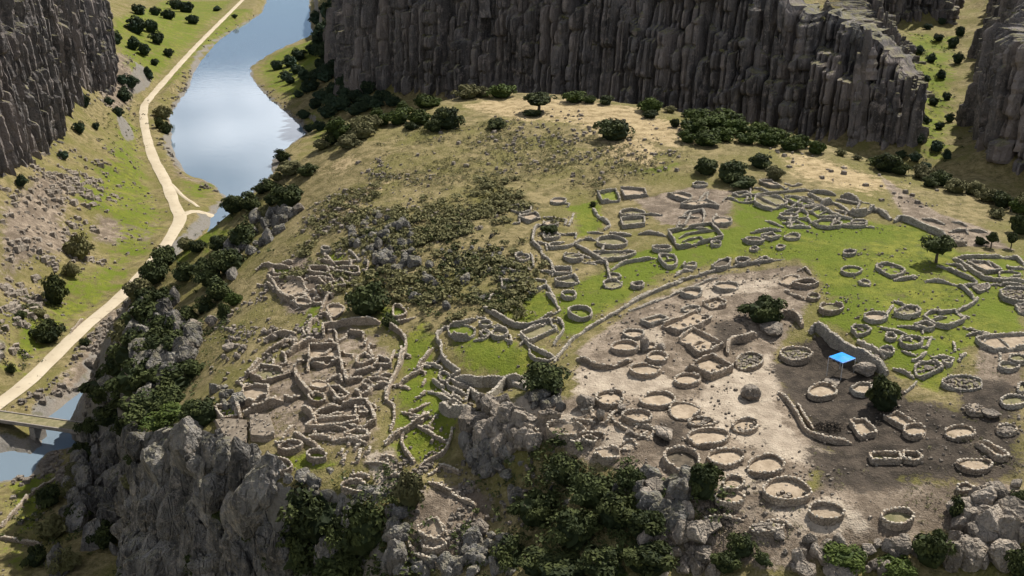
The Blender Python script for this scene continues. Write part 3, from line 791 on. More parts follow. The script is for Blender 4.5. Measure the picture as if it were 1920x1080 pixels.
# round rings: frame, centre x, y, half width, half height, wall height, floor
RINGS = [
 ('1',870,258,98,36,.9,'dirt'),('1',562,310,88,32,1.1,'dirt'),('1',1080,930,118,62,1.0,'rubble'),('1',1505,870,142,60,1.1,'rubble'),('1',255,895,88,42,.9,'dirt'),('1',140,1010,125,52,1.0,'dirt'),
 ('1',40,690,85,36,.7,'dirt'),('1',1660,355,50,28,.7,'olive'),('1',1020,30,62,28,1.0,'dark'),('1',548,68,58,24,.8,'olive'),('1',70,250,55,22,.8,'dark'),('1',190,800,48,30,.8,'dirt'),
 ('4',635,35,108,48,1.0,'dirt'),('4',1195,330,108,50,.9,'dirt'),('4',495,498,120,62,1.1,'dirt'),('4',930,510,155,58,1.0,'dirt'),('4',1170,598,135,66,1.1,'dirt'),('4',745,658,125,55,1.1,'dirt'),
 ('4',1325,715,108,40,.7,'dirt'),('4',1380,845,168,70,1.0,'dirt'),('4',1720,740,110,55,.9,'dirt'),('4',100,770,168,76,1.1,'dirt'),('4',470,985,114,62,1.0,'dirt'),('4',315,868,60,34,.7,'olive'),('4',180,880,44,24,.6,'dirt'),
 ('5',775,355,145,72,1.0,'dirt'),('5',1140,425,150,80,1.1,'dirt'),('5',840,590,90,60,1.0,'dirt'),('5',815,715,132,70,1.1,'dirt'),('5',1325,650,205,102,1.1,'dirt'),('5',1680,845,145,82,1.1,'dirt'),('5',1150,980,135,60,1.0,'rubble'),
 ('6',105,150,118,60,.9,'dirt'),('6',940,500,95,52,1.0,'dirt'),('6',1350,515,132,52,.8,'dirt'),('6',1765,490,88,38,.8,'rubble'),('6',1480,805,145,58,.8,'dirt'),('6',1365,68,165,58,.8,'rubble'),('6',1830,235,108,52,.7,'olive'),('6',1905,120,36,46,.7,'olive'),
 ('6',1390,1020,75,34,.6,'dirt'),('D',1210,738,90,46,1.0,'olive'),
 ('3',725,330,44,28,.7,'olive'),('3',905,370,92,48,.9,'grass'),('3',590,150,96,42,.8,'dirt'),('3',875,100,110,44,1.0,'olive'),('3',185,65,104,44,1.0,'olive'),('3',1235,555,44,26,.7,'olive'),('3',1870,520,78,40,.9,'olive'),('3',1785,595,86,36,.7,'olive'),('3',690,450,60,36,.8,'olive'),
 ('2',350,340,54,22,.8,'dark'),('2',368,505,90,34,.6,'grass'),('2',490,612,50,20,.5,'olive'),('2',1790,540,95,22,.5,'grass'),
 ('7',765,395,78,22,.7,'olive'),('7',795,580,64,26,.7,'olive'),('7',690,675,36,18,.6,'dirt'),('7',110,645,44,20,.7,'grass'),('7',1395,450,72,18,.6,'olive'),('7',450,690,36,18,.6,'dark'),
 ('K',745,435,80,34,1.0,'dirt'),('K',540,115,60,20,.6,'olive'),
 ('J',705,165,64,24,.8,'dirt'),('J',640,366,66,28,.9,'dirt'),('J',645,470,76,32,.9,'olive'),('J',845,660,86,36,1.0,'olive'),('J',1190,530,130,42,1.0,'olive'),('J',380,665,58,32,.9,'dark'),
 ('J',1640,590,78,24,.9,'dark'),('J',1195,905,78,32,.9,'olive'),('J',1420,920,54,22,.8,'dark'),('J',800,1005,66,30,.9,'grass'),('J',1210,845,58,24,.6,'olive'),
 ('I',795,350,112,66,1.6,'grass'),('I',1010,310,52,26,.7,'olive'),('I',1135,390,70,40,1.0,'olive'),('I',1010,400,40,25,.6,'grass'),('I',690,1030,58,24,1.0,'olive'),('I',640,790,50,45,.8,'grass'),
 ('A',1345,668,62,32,1.2,'grass'),
 ('8',1320,255,60,30,.6,'dirt'),('8',1830,500,50,26,.6,'dirt'),
 ('C',75,560,72,30,.8,'olive'),('C',100,275,58,24,.6,'olive'),('E',1575,450,66,36,.9,'grass'),('E',1780,388,52,26,.8,'grass'),
 ('H',1025,490,68,42,.8,'grass'),('H',1240,495,30,26,.6,'dark'),('G',1110,120,40,20,.7,'dark'),('G',905,600,70,30,.6,'dirt'),('H',1050,375,80,36,.6,'dirt'),('H',1480,370,45,22,.6,'dirt'),
]
# walled enclosures: frame, outline, height, floor, rounded?, inner walls
POLYS = [
 ('1',[(665,405),(800,365),(880,400),(860,430),(740,450)],1.0,'dirt',0,[]),
 ('1',[(105,570),(275,520),(350,555),(180,608)],.9,'dirt',0,[]),
 ('1',[(295,600),(455,545),(600,475),(742,545),(620,612),(450,665)],1.3,'dirt',0,[]),
 ('1',[(450,720),(570,635),(842,780),(740,832),(620,862),(545,790)],1.3,'dirt',0,[[(560,790),(680,745)]]),
 ('1',[(520,960),(745,875),(938,985),(735,1062)],1.5,'dirt',0,[]),
 ('1',[(1385,190),(1450,145),(1530,165),(1530,195),(1440,245),(1350,215)],.9,'dirt',0,[]),
 ('1',[(1470,240),(1560,200),(1640,195),(1702,238),(1600,262)],1.1,'dark',0,[]),
 ('1',[(745,70),(820,10),(905,10),(890,75),(790,105)],1.1,'dark',1,[]),
 ('1',[(470,470),(540,440),(620,450),(640,475),(560,490)],.8,'dirt',0,[]),
 ('6',[(360,420),(490,400),(600,520),(450,555)],1.0,'dirt',0,[]),
 ('6',[(665,370),(780,335),(942,430),(850,475)],1.0,'dirt',0,[]),
 ('6',[(1490,605),(1590,600),(1790,735),(1690,752)],1.0,'dirt',0,[]),
 ('6',[(535,715),(600,700),(800,705),(815,770),(560,775)],.9,'olive',0,[]),
 ('6',[(840,690),(960,700),(1010,745),(940,780),(830,762)],.9,'dark',0,[]),
 ('6',[(360,130),(440,80),(540,70),(560,160),(480,180),(420,175)],.8,'dirt',0,[]),
 ('3',[(370,260),(400,225),(480,220),(550,265),(500,300),(430,318)],.8,'grass',0,[]),
 ('3',[(940,600),(980,560),(1120,545),(1195,605),(1020,690),(960,670)],.9,'grass',0,[]),
 ('3',[(1025,140),(1070,100),(1150,90),(1165,110),(1300,85),(1390,160),(1370,180),(1240,235),(1120,212)],1.1,'grass',0,[[(1070,180),(1230,145)]]),
 ('3',[(940,215),(1040,190),(1120,245),(1060,268),(990,245)],.8,'olive',0,[]),
 ('3',[(1490,345),(1600,325),(1750,310),(1960,296),(1970,405),(1800,432),(1660,445),(1540,400)],1.0,'dirt',0,[[(1690,335),(1805,432)]]),
 ('2',[(590,470),(640,445),(720,445),(840,490),(830,530),(740,557),(660,520)],.8,'grass',1,[]),
 ('2',[(1710,690),(1740,655),(1960,672),(1970,772),(1850,776),(1740,740)],1.2,'rubble',1,[]),
 ('2',[(1850,820),(1960,795),(1970,885),(1890,880)],.8,'rubble',0,[]),
 ('2',[(1410,420),(1580,515),(1720,497),(1600,425)],.9,'dirt',0,[[(1520,440),(1570,425),(1650,475)]]),
 ('2',[(1460,650),(1600,620),(1612,660),(1520,702)],.5,'rubble',0,[]),
 ('7',[(260,195),(380,180),(420,200),(320,216)],.8,'olive',0,[]),
 ('7',[(460,270),(475,212),(590,203),(720,240),(742,288),(600,326),(500,302)],1.0,'olive',1,[[(475,215),(560,260),(660,300)]]),
 ('7',[(500,80),(600,75),(690,130),(600,127),(520,97)],.9,'dirt',0,[]),
 ('7',[(980,460),(1060,430),(1150,430),(1240,460),(1230,490),(1130,502),(1030,490)],.8,'grass',0,[]),
 ('7',[(1240,482),(1310,470),(1470,462),(1450,488),(1330,494)],.7,'olive',0,[]),
 ('7',[(355,600),(400,575),(500,575),(542,605),(520,632),(400,632)],1.0,'dark',0,[]),
 ('7',[(515,570),(620,545),(684,580),(600,607)],.8,'olive',0,[]),
 ('7',[(730,225),(800,215),(1000,285),(940,310),(800,275)],.9,'grass',0,[]),
 ('7',[(950,345),(1060,318),(1230,400),(1070,412)],.9,'grass',0,[[(1130,352),(1040,380)]]),
 ('J',[(280,220),(430,205),(457,245),(400,270),(300,245)],1.0,'olive',1,[]),
 ('J',[(345,310),(400,290),(500,265),(547,310),(440,350)],1.0,'dirt',0,[]),
 ('J',[(660,770),(820,760),(826,800),(680,816)],.9,'dark',0,[]),
 ('J',[(675,870),(850,830),(896,885),(800,915),(690,907)],1.0,'olive',0,[]),
 ('J',[(195,880),(370,870),(396,900),(370,945),(200,955)],1.0,'grass',0,[]),
 ('J',[(1610,660),(1740,650),(1772,730),(1690,757)],1.0,'grass',1,[[(1640,702),(1760,690)],[(1680,655),(1700,690)]]),
 ('J',[(1060,85),(1220,55),(1262,150),(1100,166)],1.2,'grass',0,[]),
 ('J',[(1270,40),(1330,45),(1480,60),(1502,105),(1380,122),(1300,130)],1.1,'dirt',0,[]),
 ('J',[(1265,320),(1480,300),(1482,370),(1290,392)],1.2,'olive',0,[]),
 ('J',[(1270,262),(1380,240),(1472,260),(1472,290),(1290,300)],.9,'olive',1,[]),
 ('J',[(1000,625),(1050,630),(1110,680),(1250,682),(1362,650),(1372,612)],.9,'olive',1,[]),
 ('K',[(250,190),(330,180),(380,185),(472,215),(430,255),(330,230)],1.1,'dirt',0,[]),
 ('K',[(365,300),(440,262),(600,245),(712,310),(620,292),(480,312)],1.0,'dirt',0,[]),
 ('K',[(255,535),(640,455),(752,580),(350,672)],1.2,'grass',0,[[(350,590),(450,550),(680,520)],[(380,620),(540,585),(585,620)]]),
 ('I',[(1590,280),(1652,350),(1400,472),(1320,400)],1.0,'olive',0,[]),
 ('H',[(955,30),(1215,15),(1237,120),(960,160)],1.5,'dirt',0,[]),
 ('H',[(1140,400),(1220,385),(1312,460),(1290,490),(1220,522),(1190,470)],.8,'dark',0,[[(1220,440),(1260,412)]]),
 ('H',[(1280,830),(1380,770),(1482,790),(1480,830),(1400,852)],.7,'olive',0,[]),
 ('H',[(1400,590),(1450,580),(1482,622),(1420,632)],.7,'dirt',0,[]),
 ('H',[(680,960),(740,900),(860,880),(892,910),(790,972)],.9,'dirt',1,[]),
 ('H',[(1380,180),(1400,130),(1460,95),(1545,145),(1440,200)],.8,'olive',0,[[(1400,180),(1500,130)]]),
 ('H',[(1550,200),(1580,130),(1690,160),(1695,195)],.8,'olive',0,[]),
 ('H',[(110,600),(280,530),(300,640),(180,690)],1.0,'grass',0,[]),
 ('H',[(360,430),(470,380),(590,380),(585,470),(440,530),(360,510)],1.0,'dirt',0,[]),
 ('H',[(430,300),(520,200),(640,210),(800,260),(620,330)],1.0,'olive',0,[]),
 ('H',[(930,770),(1010,690),(1390,660),(1390,702),(1250,732),(1100,745)],.9,'dirt',0,[]),
 ('G',[(630,270),(780,265),(817,305),(780,345),(640,350)],1.1,'grass',0,[]),
 ('G',[(620,392),(840,360),(892,390),(932,460),(830,560),(700,520)],1.1,'dirt',0,[]),
 ('G',[(960,290),(1110,265),(1142,320),(1110,342),(970,335)],1.0,'dark',0,[]),
 ('G',[(1150,290),(1230,285),(1400,270),(1412,330),(1380,352),(1220,322)],.7,'dark',0,[[(1310,275),(1330,335)]]),
 ('G',[(1130,420),(1210,390),(1240,360),(1282,440),(1170,457)],1.0,'grass',0,[]),
 ('G',[(1120,650),(1180,615),(1272,620),(1250,670),(1170,722)],.8,'dirt',1,[]),
 ('I',[(180,150),(240,142),(292,190),(280,232),(190,262)],.8,'grass',1,[]),
 ('C',[(430,800),(470,755),(540,740),(572,810),(580,832),(530,852),(480,862),(440,842)],1.0,'dirt',0,[]),
 ('C',[(450,880),(570,860),(592,900),(520,932),(460,930)],.9,'dirt',0,[]),
 ('5',[(390,268),(300,280),(220,320),(240,390),(310,450),(420,520),(520,480),(520,330)],1.2,'dark',1,[]),
]
# free-standing and retaining walls: frame, line, height, thickness, rounded?
WALLS = [
 ('1',[(0,405),(60,370),(190,310),(290,280),(400,230),(560,180),(740,125),(900,85),(1060,60),(1260,30),(1400,5)],.6,.6,1),
 ('1',[(0,480),(90,455),(200,410),(330,365),(460,310),(700,215),(800,180)],.35,.5,1),
 ('A',[(1920,490),(1700,580),(1560,660),(1370,770),(1290,830),(1200,940)],.7,.6,1),
 ('1',[(885,830),(900,750),(960,715),(1050,710),(1150,660)],1.6,.9,1),
 ('1',[(1350,470),(1480,490),(1540,540),(1562,582)],1.7,.9,1),
 ('1',[(1410,290),(1480,330),(1590,375)],.7,.8,1),('1',[(430,130),(500,120),(580,110)],.6,.6,0),('1',[(1520,115),(1590,95),(1640,150)],.6,.5,0),
 ('4',[(200,120),(300,160),(400,200),(520,200),(700,130)],1.2,.7,1),
 ('4',[(600,920),(650,880),(720,890),(740,940)],.4,.4,1),
 ('D',[(545,30),(600,90),(650,170),(690,240),(760,280),(850,305),(955,312)],1.0,.6,1),('D',[(650,100),(690,180),(740,240)],.6,.5,1),
 ('3',[(0,220),(60,195),(130,240),(210,330),(300,370),(430,450),(560,510),(700,590)],2.3,1.2,1),
 ('3',[(430,350),(500,400),(580,435),(680,500)],1.0,.8,1),
 ('3',[(640,240),(730,270),(870,302)],.6,.6,1),('3',[(960,320),(1040,330),(1125,338)],.6,.6,0),('3',[(750,610),(860,650),(935,697)],.6,.5,0),
 ('3',[(820,450),(880,480),(955,500)],.4,.4,1),('3',[(760,0),(870,45)],.8,.6,0),('3',[(1410,310),(1500,295),(1610,290)],.6,.6,0),('3',[(850,830),(930,770),(960,720)],.4,.4,0),
 ('2',[(750,577),(850,572),(962,547)],.8,.9,0),
 ('2',[(1030,585),(1150,590),(1260,610),(1360,640),(1430,700),(1482,752)],.8,.7,1),('2',[(1510,735),(1480,780),(1400,830),(1312,862)],.8,.7,1),
 ('2',[(1370,632),(1600,615),(1940,628)],.9,.7,0),('2',[(1150,440),(1250,480),(1350,530),(1505,592)],1.0,.7,0),('2',[(1290,380),(1400,450),(1480,510),(1560,562),(1700,582),(1940,588)],1.0,.8,0),
 ('2',[(1310,380),(1500,370),(1700,370),(1860,385),(1940,450)],.9,.8,0),('2',[(1230,430),(1330,450),(1400,497)],.7,.6,0),('2',[(1770,460),(1800,482),(1940,482)],.6,.6,0),
 ('2',[(760,30),(820,10),(930,50),(1050,100),(1150,140),(1235,182)],1.6,1.0,1),('2',[(1010,30),(1100,45),(1210,80)],.8,.9,0),('2',[(1280,60),(1340,70),(1410,98)],.6,.7,0),
 ('2',[(1110,225),(1200,240),(1410,262)],.9,.8,0),('2',[(1250,150),(1310,140),(1400,140),(1420,165)],.7,.7,0),('2',[(1430,130),(1520,145),(1590,150)],.7,.7,0),
 ('7',[(320,216),(470,207),(690,182),(952,162)],.7,.5,0),('7',[(460,140),(590,175)],.6,.5,0),('7',[(700,125),(772,167)],.7,.6,0),('7',[(730,95),(800,120),(885,105)],.8,.7,0),
 ('7',[(1000,285),(1130,350),(1230,400),(1342,406)],1.1,.7,0),('7',[(940,185),(1000,225),(1065,252)],.9,.6,0),('7',[(952,162),(1060,175),(1192,196)],1.1,.7,0),
 ('7',[(1040,292),(1090,252),(1180,240),(1270,290),(1350,345),(1450,340),(1520,305),(1562,316)],1.9,1.1,1),('7',[(1240,185),(1330,215),(1412,247)],1.8,1.0,0),('7',[(1562,316),(1620,360),(1690,405)],1.4,1.2,0),
 ('7',[(730,345),(850,335),(930,365),(935,388)],.8,.7,1),('7',[(850,410),(930,420),(972,452)],.8,.6,1),('7',[(770,490),(860,488),(965,492)],.8,1.0,0),('7',[(1470,490),(1540,492)],.6,.7,0),('7',[(430,540),(560,515),(700,520)],.8,.6,0),
 ('7',[(170,260),(215,235),(310,262)],.5,.5,1),('7',[(310,270),(400,280),(480,265)],.4,.4,0),('7',[(420,815),(500,790),(540,760),(605,785)],.7,.6,1),
 ('J',[(560,365),(510,388),(490,420),(475,520),(540,580),(570,650),(640,720),(655,800)],1.1,.7,1),('J',[(755,525),(640,552),(622,572),(650,587),(800,570),(850,545),(940,500),(1045,510)],.8,.5,1),
 ('J',[(850,545),(960,610),(1090,690),(1140,720),(1160,830),(1190,880)],.9,.6,1),('J',[(290,710),(330,735),(462,772)],.8,.6,0),('J',[(180,750),(300,795),(432,822)],.7,.6,0),('J',[(395,935),(420,880),(442,842)],.8,.6,0),
 ('J',[(170,990),(100,1015),(50,1075)],.6,.5,0),('J',[(1190,777),(1300,717),(1450,690),(1592,666)],.8,.6,1),('J',[(1020,225),(1060,290),(1150,350),(1170,380),(1120,412)],1.0,.8,1),('J',[(1170,440),(1230,462),(1365,460)],.9,1.0,1),
 ('J',[(970,715),(1060,705),(1130,712)],.7,.5,0),('J',[(1760,830),(1830,790),(1910,780)],.7,.6,0),('J',[(1500,430),(1600,465),(1680,478)],.5,.5,0),
 ('K',[(390,395),(430,360),(560,340),(592,382)],.9,.8,0),('J',[(440,980),(520,960),(600,920),(640,990),(690,1070)],1.0,.6,1),
 ('I',[(985,145),(1100,210),(1200,270),(1280,310),(1390,312),(1500,290),(1660,252)],1.3,.6,1),('I',[(1560,20),(1620,90),(1672,160),(1660,190),(1500,262)],.9,.6,1),('I',[(1120,40),(1060,62),(1020,130)],.6,.5,0),
 ('I',[(1660,252),(1712,330),(1690,400),(1620,492)],.7,.5,1),('I',[(1310,400),(1480,310),(1590,275)],.7,.5,0),('I',[(1320,490),(1360,457),(1410,502),(1640,597)],.8,.5,0),('I',[(1410,502),(1410,590),(1480,640),(1590,640),(1650,592)],.5,.5,1),
 ('I',[(930,235),(840,275),(740,300),(640,322),(590,370),(570,420),(610,480),(610,560),(640,630),(720,690),(782,722),(690,762)],1.5,.6,1),('I',[(740,757),(900,797),(1100,802),(1250,792),(1400,732)],2.0,.8,1),
 ('I',[(700,790),(760,852),(900,882)],.9,.5,1),('I',[(660,800),(680,872),(835,932)],1.1,.5,1),('I',[(610,870),(700,950),(812,982)],1.1,.5,1),('I',[(580,930),(680,992),(802,1012)],1.0,.5,1),
 ('I',[(830,962),(870,902),(1000,952),(1012,1002)],1.6,.7,0),('I',[(1010,992),(1040,932),(1170,852),(1250,812),(1382,852)],1.6,.8,1),('I',[(530,790),(590,852),(645,855)],1.1,.6,1),
 ('I',[(90,235),(160,320),(250,380),(292,460),(280,540),(240,600),(220,700),(150,840),(110,980)],1.0,.6,1),('I',[(530,510),(470,600),(400,690),(420,720),(350,762),(220,852)],.8,.6,1),('I',[(150,300),(280,280),(385,232)],.5,.5,0),
 ('I',[(1060,330),(1130,320),(1192,352)],.6,.5,0),('I',[(1190,440),(1250,482),(1225,402)],.7,.5,0),('I',[(930,235),(1000,250),(1060,300)],.8,.5,0),('I',[(960,380),(1050,400),(1000,450),(900,460)],.4,.4,1),
 ('8',[(120,0),(110,120),(180,180),(185,300),(150,402)],.5,.5,1),('8',[(100,490),(260,400),(400,310),(490,250),(490,212)],1.0,.6,0),('8',[(260,440),(260,520),(310,610),(372,672)],.8,.6,1),
 ('8',[(410,722),(520,662),(640,592),(700,450),(710,352)],.6,.6,1),('8',[(370,345),(480,410),(560,460),(662,502)],.5,.5,1),('8',[(600,130),(650,180),(760,192),(900,152)],2.2,1.0,1),('8',[(385,100),(430,85),(470,30)],.6,.5,0),
 ('8',[(500,850),(600,902),(750,982),(925,1062)],1.0,.7,1),('8',[(600,700),(680,740),(780,770)],.8,.8,0),('8',[(500,800),(560,770),(640,690)],.5,.5,0),
 ('C',[(380,850),(390,900),(450,962),(562,997)],1.0,.6,1),('C',[(545,740),(575,790),(600,840)],.9,.5,0),
 ('G',[(580,340),(620,392),(650,432),(680,502),(752,542),(832,592)],1.1,.6,0),('G',[(490,430),(580,420),(650,472)],.9,.6,0),('G',[(930,340),(970,392)],.9,.5,0),('G',[(1460,200),(1490,240),(1480,302)],.6,.5,0),('G',[(1540,190),(1582,292)],.6,.5,0),
 ('G',[(1150,500),(1100,580),(1060,672)],.8,.5,0),('G',[(1050,682),(1110,692),(1162,752)],1.0,.6,1),('G',[(940,830),(970,770),(1030,712)],1.2,.8,0),('G',[(1085,860),(1080,802),(1200,772),(1340,742),(1600,742)],1.4,.7,0),('G',[(550,912),(680,872),(842,852)],1.2,.7,0),
 ('G',[(530,1052),(700,962),(790,905),(832,962)],1.2,.7,0),('G',[(760,1032),(880,960),(1010,892)],1.5,.8,0),('G',[(1040,385),(1170,380)],.6,.5,0),('G',[(1050,210),(1130,225),(1200,245)],.8,.5,0),('G',[(980,470),(1050,540),(960,600)],.9,.5,0),
 ('G',[(1100,930),(1200,935),(1290,880),(1300,850),(1440,865),(1440,900)],1.2,.6,1),('G',[(480,300),(540,250),(630,245)],.8,.6,0),('G',[(1340,215),(1430,212)],.5,.4,0),
 ('H',[(820,192),(850,292),(920,392),(1002,442)],1.4,.7,1),('H',[(820,190),(880,152),(950,112)],1.2,.6,0),('H',[(960,175),(1080,190),(1240,142),(1260,242),(1312,292)],1.1,.6,0),('H',[(1260,245),(1300,342),(1482,292)],1.0,.6,0),('H',[(1310,292),(1552,202)],1.1,.6,0),
 ('H',[(1490,40),(1540,142)],.9,.6,0),('H',[(1560,0),(1490,30),(1500,70)],1.0,.6,0),('H',[(1370,400),(1400,442),(1482,442),(1530,380)],.9,.6,1),('H',[(1590,290),(1640,272),(1700,270)],.8,.6,0),('H',[(1540,372),(1682,342)],1.1,.7,0),
 ('H',[(900,540),(960,592),(1022,692)],1.5,.7,0),('H',[(1050,587),(1200,562),(1390,512),(1470,507),(1530,602),(1552,692),(1430,752)],1.3,.7,0),('H',[(830,792),(880,842),(1000,902),(1062,932)],.8,.6,0),('H',[(960,822),(1100,842),(1200,832)],.7,.6,0),('H',[(1170,872),(1300,862),(1482,892)],.6,.6,0),
 ('H',[(370,592),(540,542),(722,482)],1.5,.9,0),('H',[(440,532),(570,462),(592,502)],.9,.6,0),('H',[(350,302),(430,232),(522,122)],1.4,.8,0),('H',[(290,512),(340,642)],1.5,.7,0),('H',[(720,842),(790,762),(830,730)],.6,.5,0),('H',[(740,460),(790,500),(880,450)],.9,.6,1),
 ('H',[(1640,480),(1700,330),(1780,180),(1820,50)],.8,.6,1),('H',[(1640,890),(1790,780),(1800,820)],.9,.7,0),('H',[(1120,330),(1220,290),(1260,340)],.8,.6,1),('H',[(1060,590),(1000,650),(1100,680),(1270,610)],.6,.5,0),
 ('E',[(340,490),(150,620),(80,710),(0,790)],.9,.8,0),('E',[(0,848),(100,868),(235,892)],.9,.8,0),('E',[(1370,470),(1430,400),(1480,380)],.8,.7,0),('E',[(1180,285),(1290,352)],.9,.8,0),
 ('F',[(395,785),(430,745),(465,705)],.8,.8,0),('8',[(1440,330),(1500,470),(1480,560)],.9,.8,0),
 ('4',[(250,590),(330,580),(350,640)],1.0,.8,0),('4',[(490,640),(600,760),(680,770)],.7,.7,0),('5',[(590,900),(700,885),(940,915)],.5,.5,1),('5',[(1160,910),(1260,920),(1390,985)],.5,.6,1),('5',[(390,180),(470,230),(550,268)],.4,.5,0),
]
# solid stone-faced platforms: frame, top outline, height
PLATFORMS = [('H',[(110,712),(240,690),(400,690),(392,890),(240,920),(180,830)],.8),('H',[(420,660),(600,640),(655,812),(580,852),(430,852)],.8),('8',[(1480,245),(1580,222),(1690,262),(1500,290)],.9),
             ('2',[(1190,205),(1300,195),(1420,250),(1230,270)],.7),('6',[(1390,300),(1480,262),(1582,310),(1560,355),(1440,350)],.5)]

CAP = np.array([(-1,-1,-1),(1,-1,-1),(1,1,-1),(-1,1,-1),(-.8,-.75,1),(.8,-.8,1),(.75,.8,1),(-.8,.8,1)], float) * 0.5
CAPF = np.array([(0,1,5,4),(1,2,6,5),(2,3,7,6),(3,0,4,7),(4,5,6,7),(3,2,1,0)])

def blocks(centres, sizes, rots, seed):
    """many rough stones in one mesh: vertices and faces"""
    g = np.random.default_rng(seed)
    n = len(centres)
    v = np.repeat(CAP[None], n, 0) * (1 + g.uniform(-.22, .22, (n, 8, 3)))
    v = v * np.asarray(sizes)[:, None]
    c, s = np.cos(rots)[:, None], np.sin(rots)[:, None]
    x = v[..., 0] * c - v[..., 1] * s; y = v[..., 0] * s + v[..., 1] * c
    v = np.stack([x, y, v[..., 2]], -1) + np.asarray(centres)[:, None]
    f = (CAPF[None] + 8 * np.arange(n)[:, None, None]).reshape(-1, 4)
    return v.reshape(-1, 3), f

def wall_geo(pts, closed, h, thick, smooth, seed, step=0.42):
    """a drystone wall swept along pts (world xy), standing on the land"""
    g = np.random.default_rng(seed)
    p = resample(np.asarray(pts)[:, :2], step, closed, smooth)
    n = len(p)
    if closed: tg = np.roll(p, -1, 0) - np.roll(p, 1, 0)
    else: tg = np.gradient(p, axis=0)
    tg /= np.linalg.norm(tg, axis=1, keepdims=True) + 1e-9
    nn = np.stack([-tg[:, 1], tg[:, 0]], -1)
    gz = H(p[:, 0], p[:, 1])
    k = min(7, max(1, n // 4))
    ker = np.ones(2 * k + 1) / (2 * k + 1)
    gzs = np.convolve(np.pad(gz, k, mode='wrap' if closed else 'edge'), ker, 'valid')
    s = np.arange(n) * step
    ang = s / max(s[-1] + step, 1) * 2 * np.pi
    ph = g.uniform(0, 6.28)
    wob = (fbm(s / 1.7 + seed, s * 0 + 3, seed % 97, 3) - 0.5) * 0.30 + 0.05 * np.sin(ang * 2 + ph)
    wear = -0.55 * sstep(0.74, 0.88, vnoise(s / 2.2 + seed * 1.7, s * 0, seed % 89))
    top = gzs + h * (1 + wob + wear)
    if not closed:
        e = np.minimum(s, s[-1] - s); top = gzs + (top - gzs) * (0.45 + 0.55 * sstep(0, 1.2, e))
    th = thick * (1 + g.uniform(-.16, .16, n))
    sec = [(-.60, -1.0, 0), (-.54, -.35, 1), (-.42, 0, 1), (0, .05, 1), (.42, 0, 1), (.54, -.35, 1), (.60, -1.0, 0)]
    V = np.zeros((n, len(sec), 3))
    for j, (a, dz, up) in enumerate(sec):
        off = a * th + g.uniform(-.05, .05, n)
        V[:, j, :2] = p + nn * off[:, None]
        if up: V[:, j, 2] = top + dz * np.minimum(h, 1.0) + g.uniform(-.05, .05, n)
        else:
            V[:, j, 2] = np.minimum(H(V[:, j, 0], V[:, j, 1]), gzs) - 0.5
    f = [grid_faces(n, len(sec), closed)]
    if not closed:
        m = len(sec)
        f += [np.array([[0, 1, 5, 6], [1, 2, 4, 5]]), np.array([[2, 3, 4]])]
        b = (n - 1) * m
        f[1] = np.concatenate([f[1], np.array([[b + 6, b + 5, b + 1, b], [b + 5, b + 4, b + 2, b + 1]])])
        f[2] = np.concatenate([f[2], np.array([[b + 4, b + 3, b + 2]])])
    # loose capping stones along the top
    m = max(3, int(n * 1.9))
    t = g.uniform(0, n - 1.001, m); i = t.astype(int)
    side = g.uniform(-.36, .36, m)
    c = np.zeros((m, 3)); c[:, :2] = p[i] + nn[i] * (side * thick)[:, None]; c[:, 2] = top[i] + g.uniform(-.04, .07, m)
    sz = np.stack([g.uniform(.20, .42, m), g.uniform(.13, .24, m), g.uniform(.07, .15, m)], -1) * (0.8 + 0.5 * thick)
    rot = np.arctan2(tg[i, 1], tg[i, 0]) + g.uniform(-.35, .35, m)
    # fallen stones at the foot
    q = max(2, int(n * 0.28))
    i2 = g.integers(0, n, q); d2 = g.choice([-1, 1], q) * (thick * .6 + np.abs(g.normal(0, .5, q)) + .1)
    c2 = np.zeros((q, 3)); c2[:, :2] = p[i2] + nn[i2] * d2[:, None]; c2[:, 2] = H(c2[:, 0], c2[:, 1]) + .04
    sz2 = np.stack([g.uniform(.12, .32, q)] * 3, -1) * g.uniform(.6, 1.1, (q, 3))
    return (V.reshape(-1, 3), f), blocks(c, sz, rot, seed), blocks(c2, sz2, g.uniform(0, 6, q), seed + 1), (p, nn, gzs, top)

FLOOR = {'dirt': 'floor_dirt', 'grass': 'floor_grass', 'olive': 'floor_olive', 'dark': 'floor_dark', 'rubble': 'floor_olive'}
FLOOR_WORD = {'dirt': 'pale-floored', 'grass': 'grass-floored', 'olive': 'weedy', 'dark': 'dark-floored', 'rubble': 'rubble-filled'}

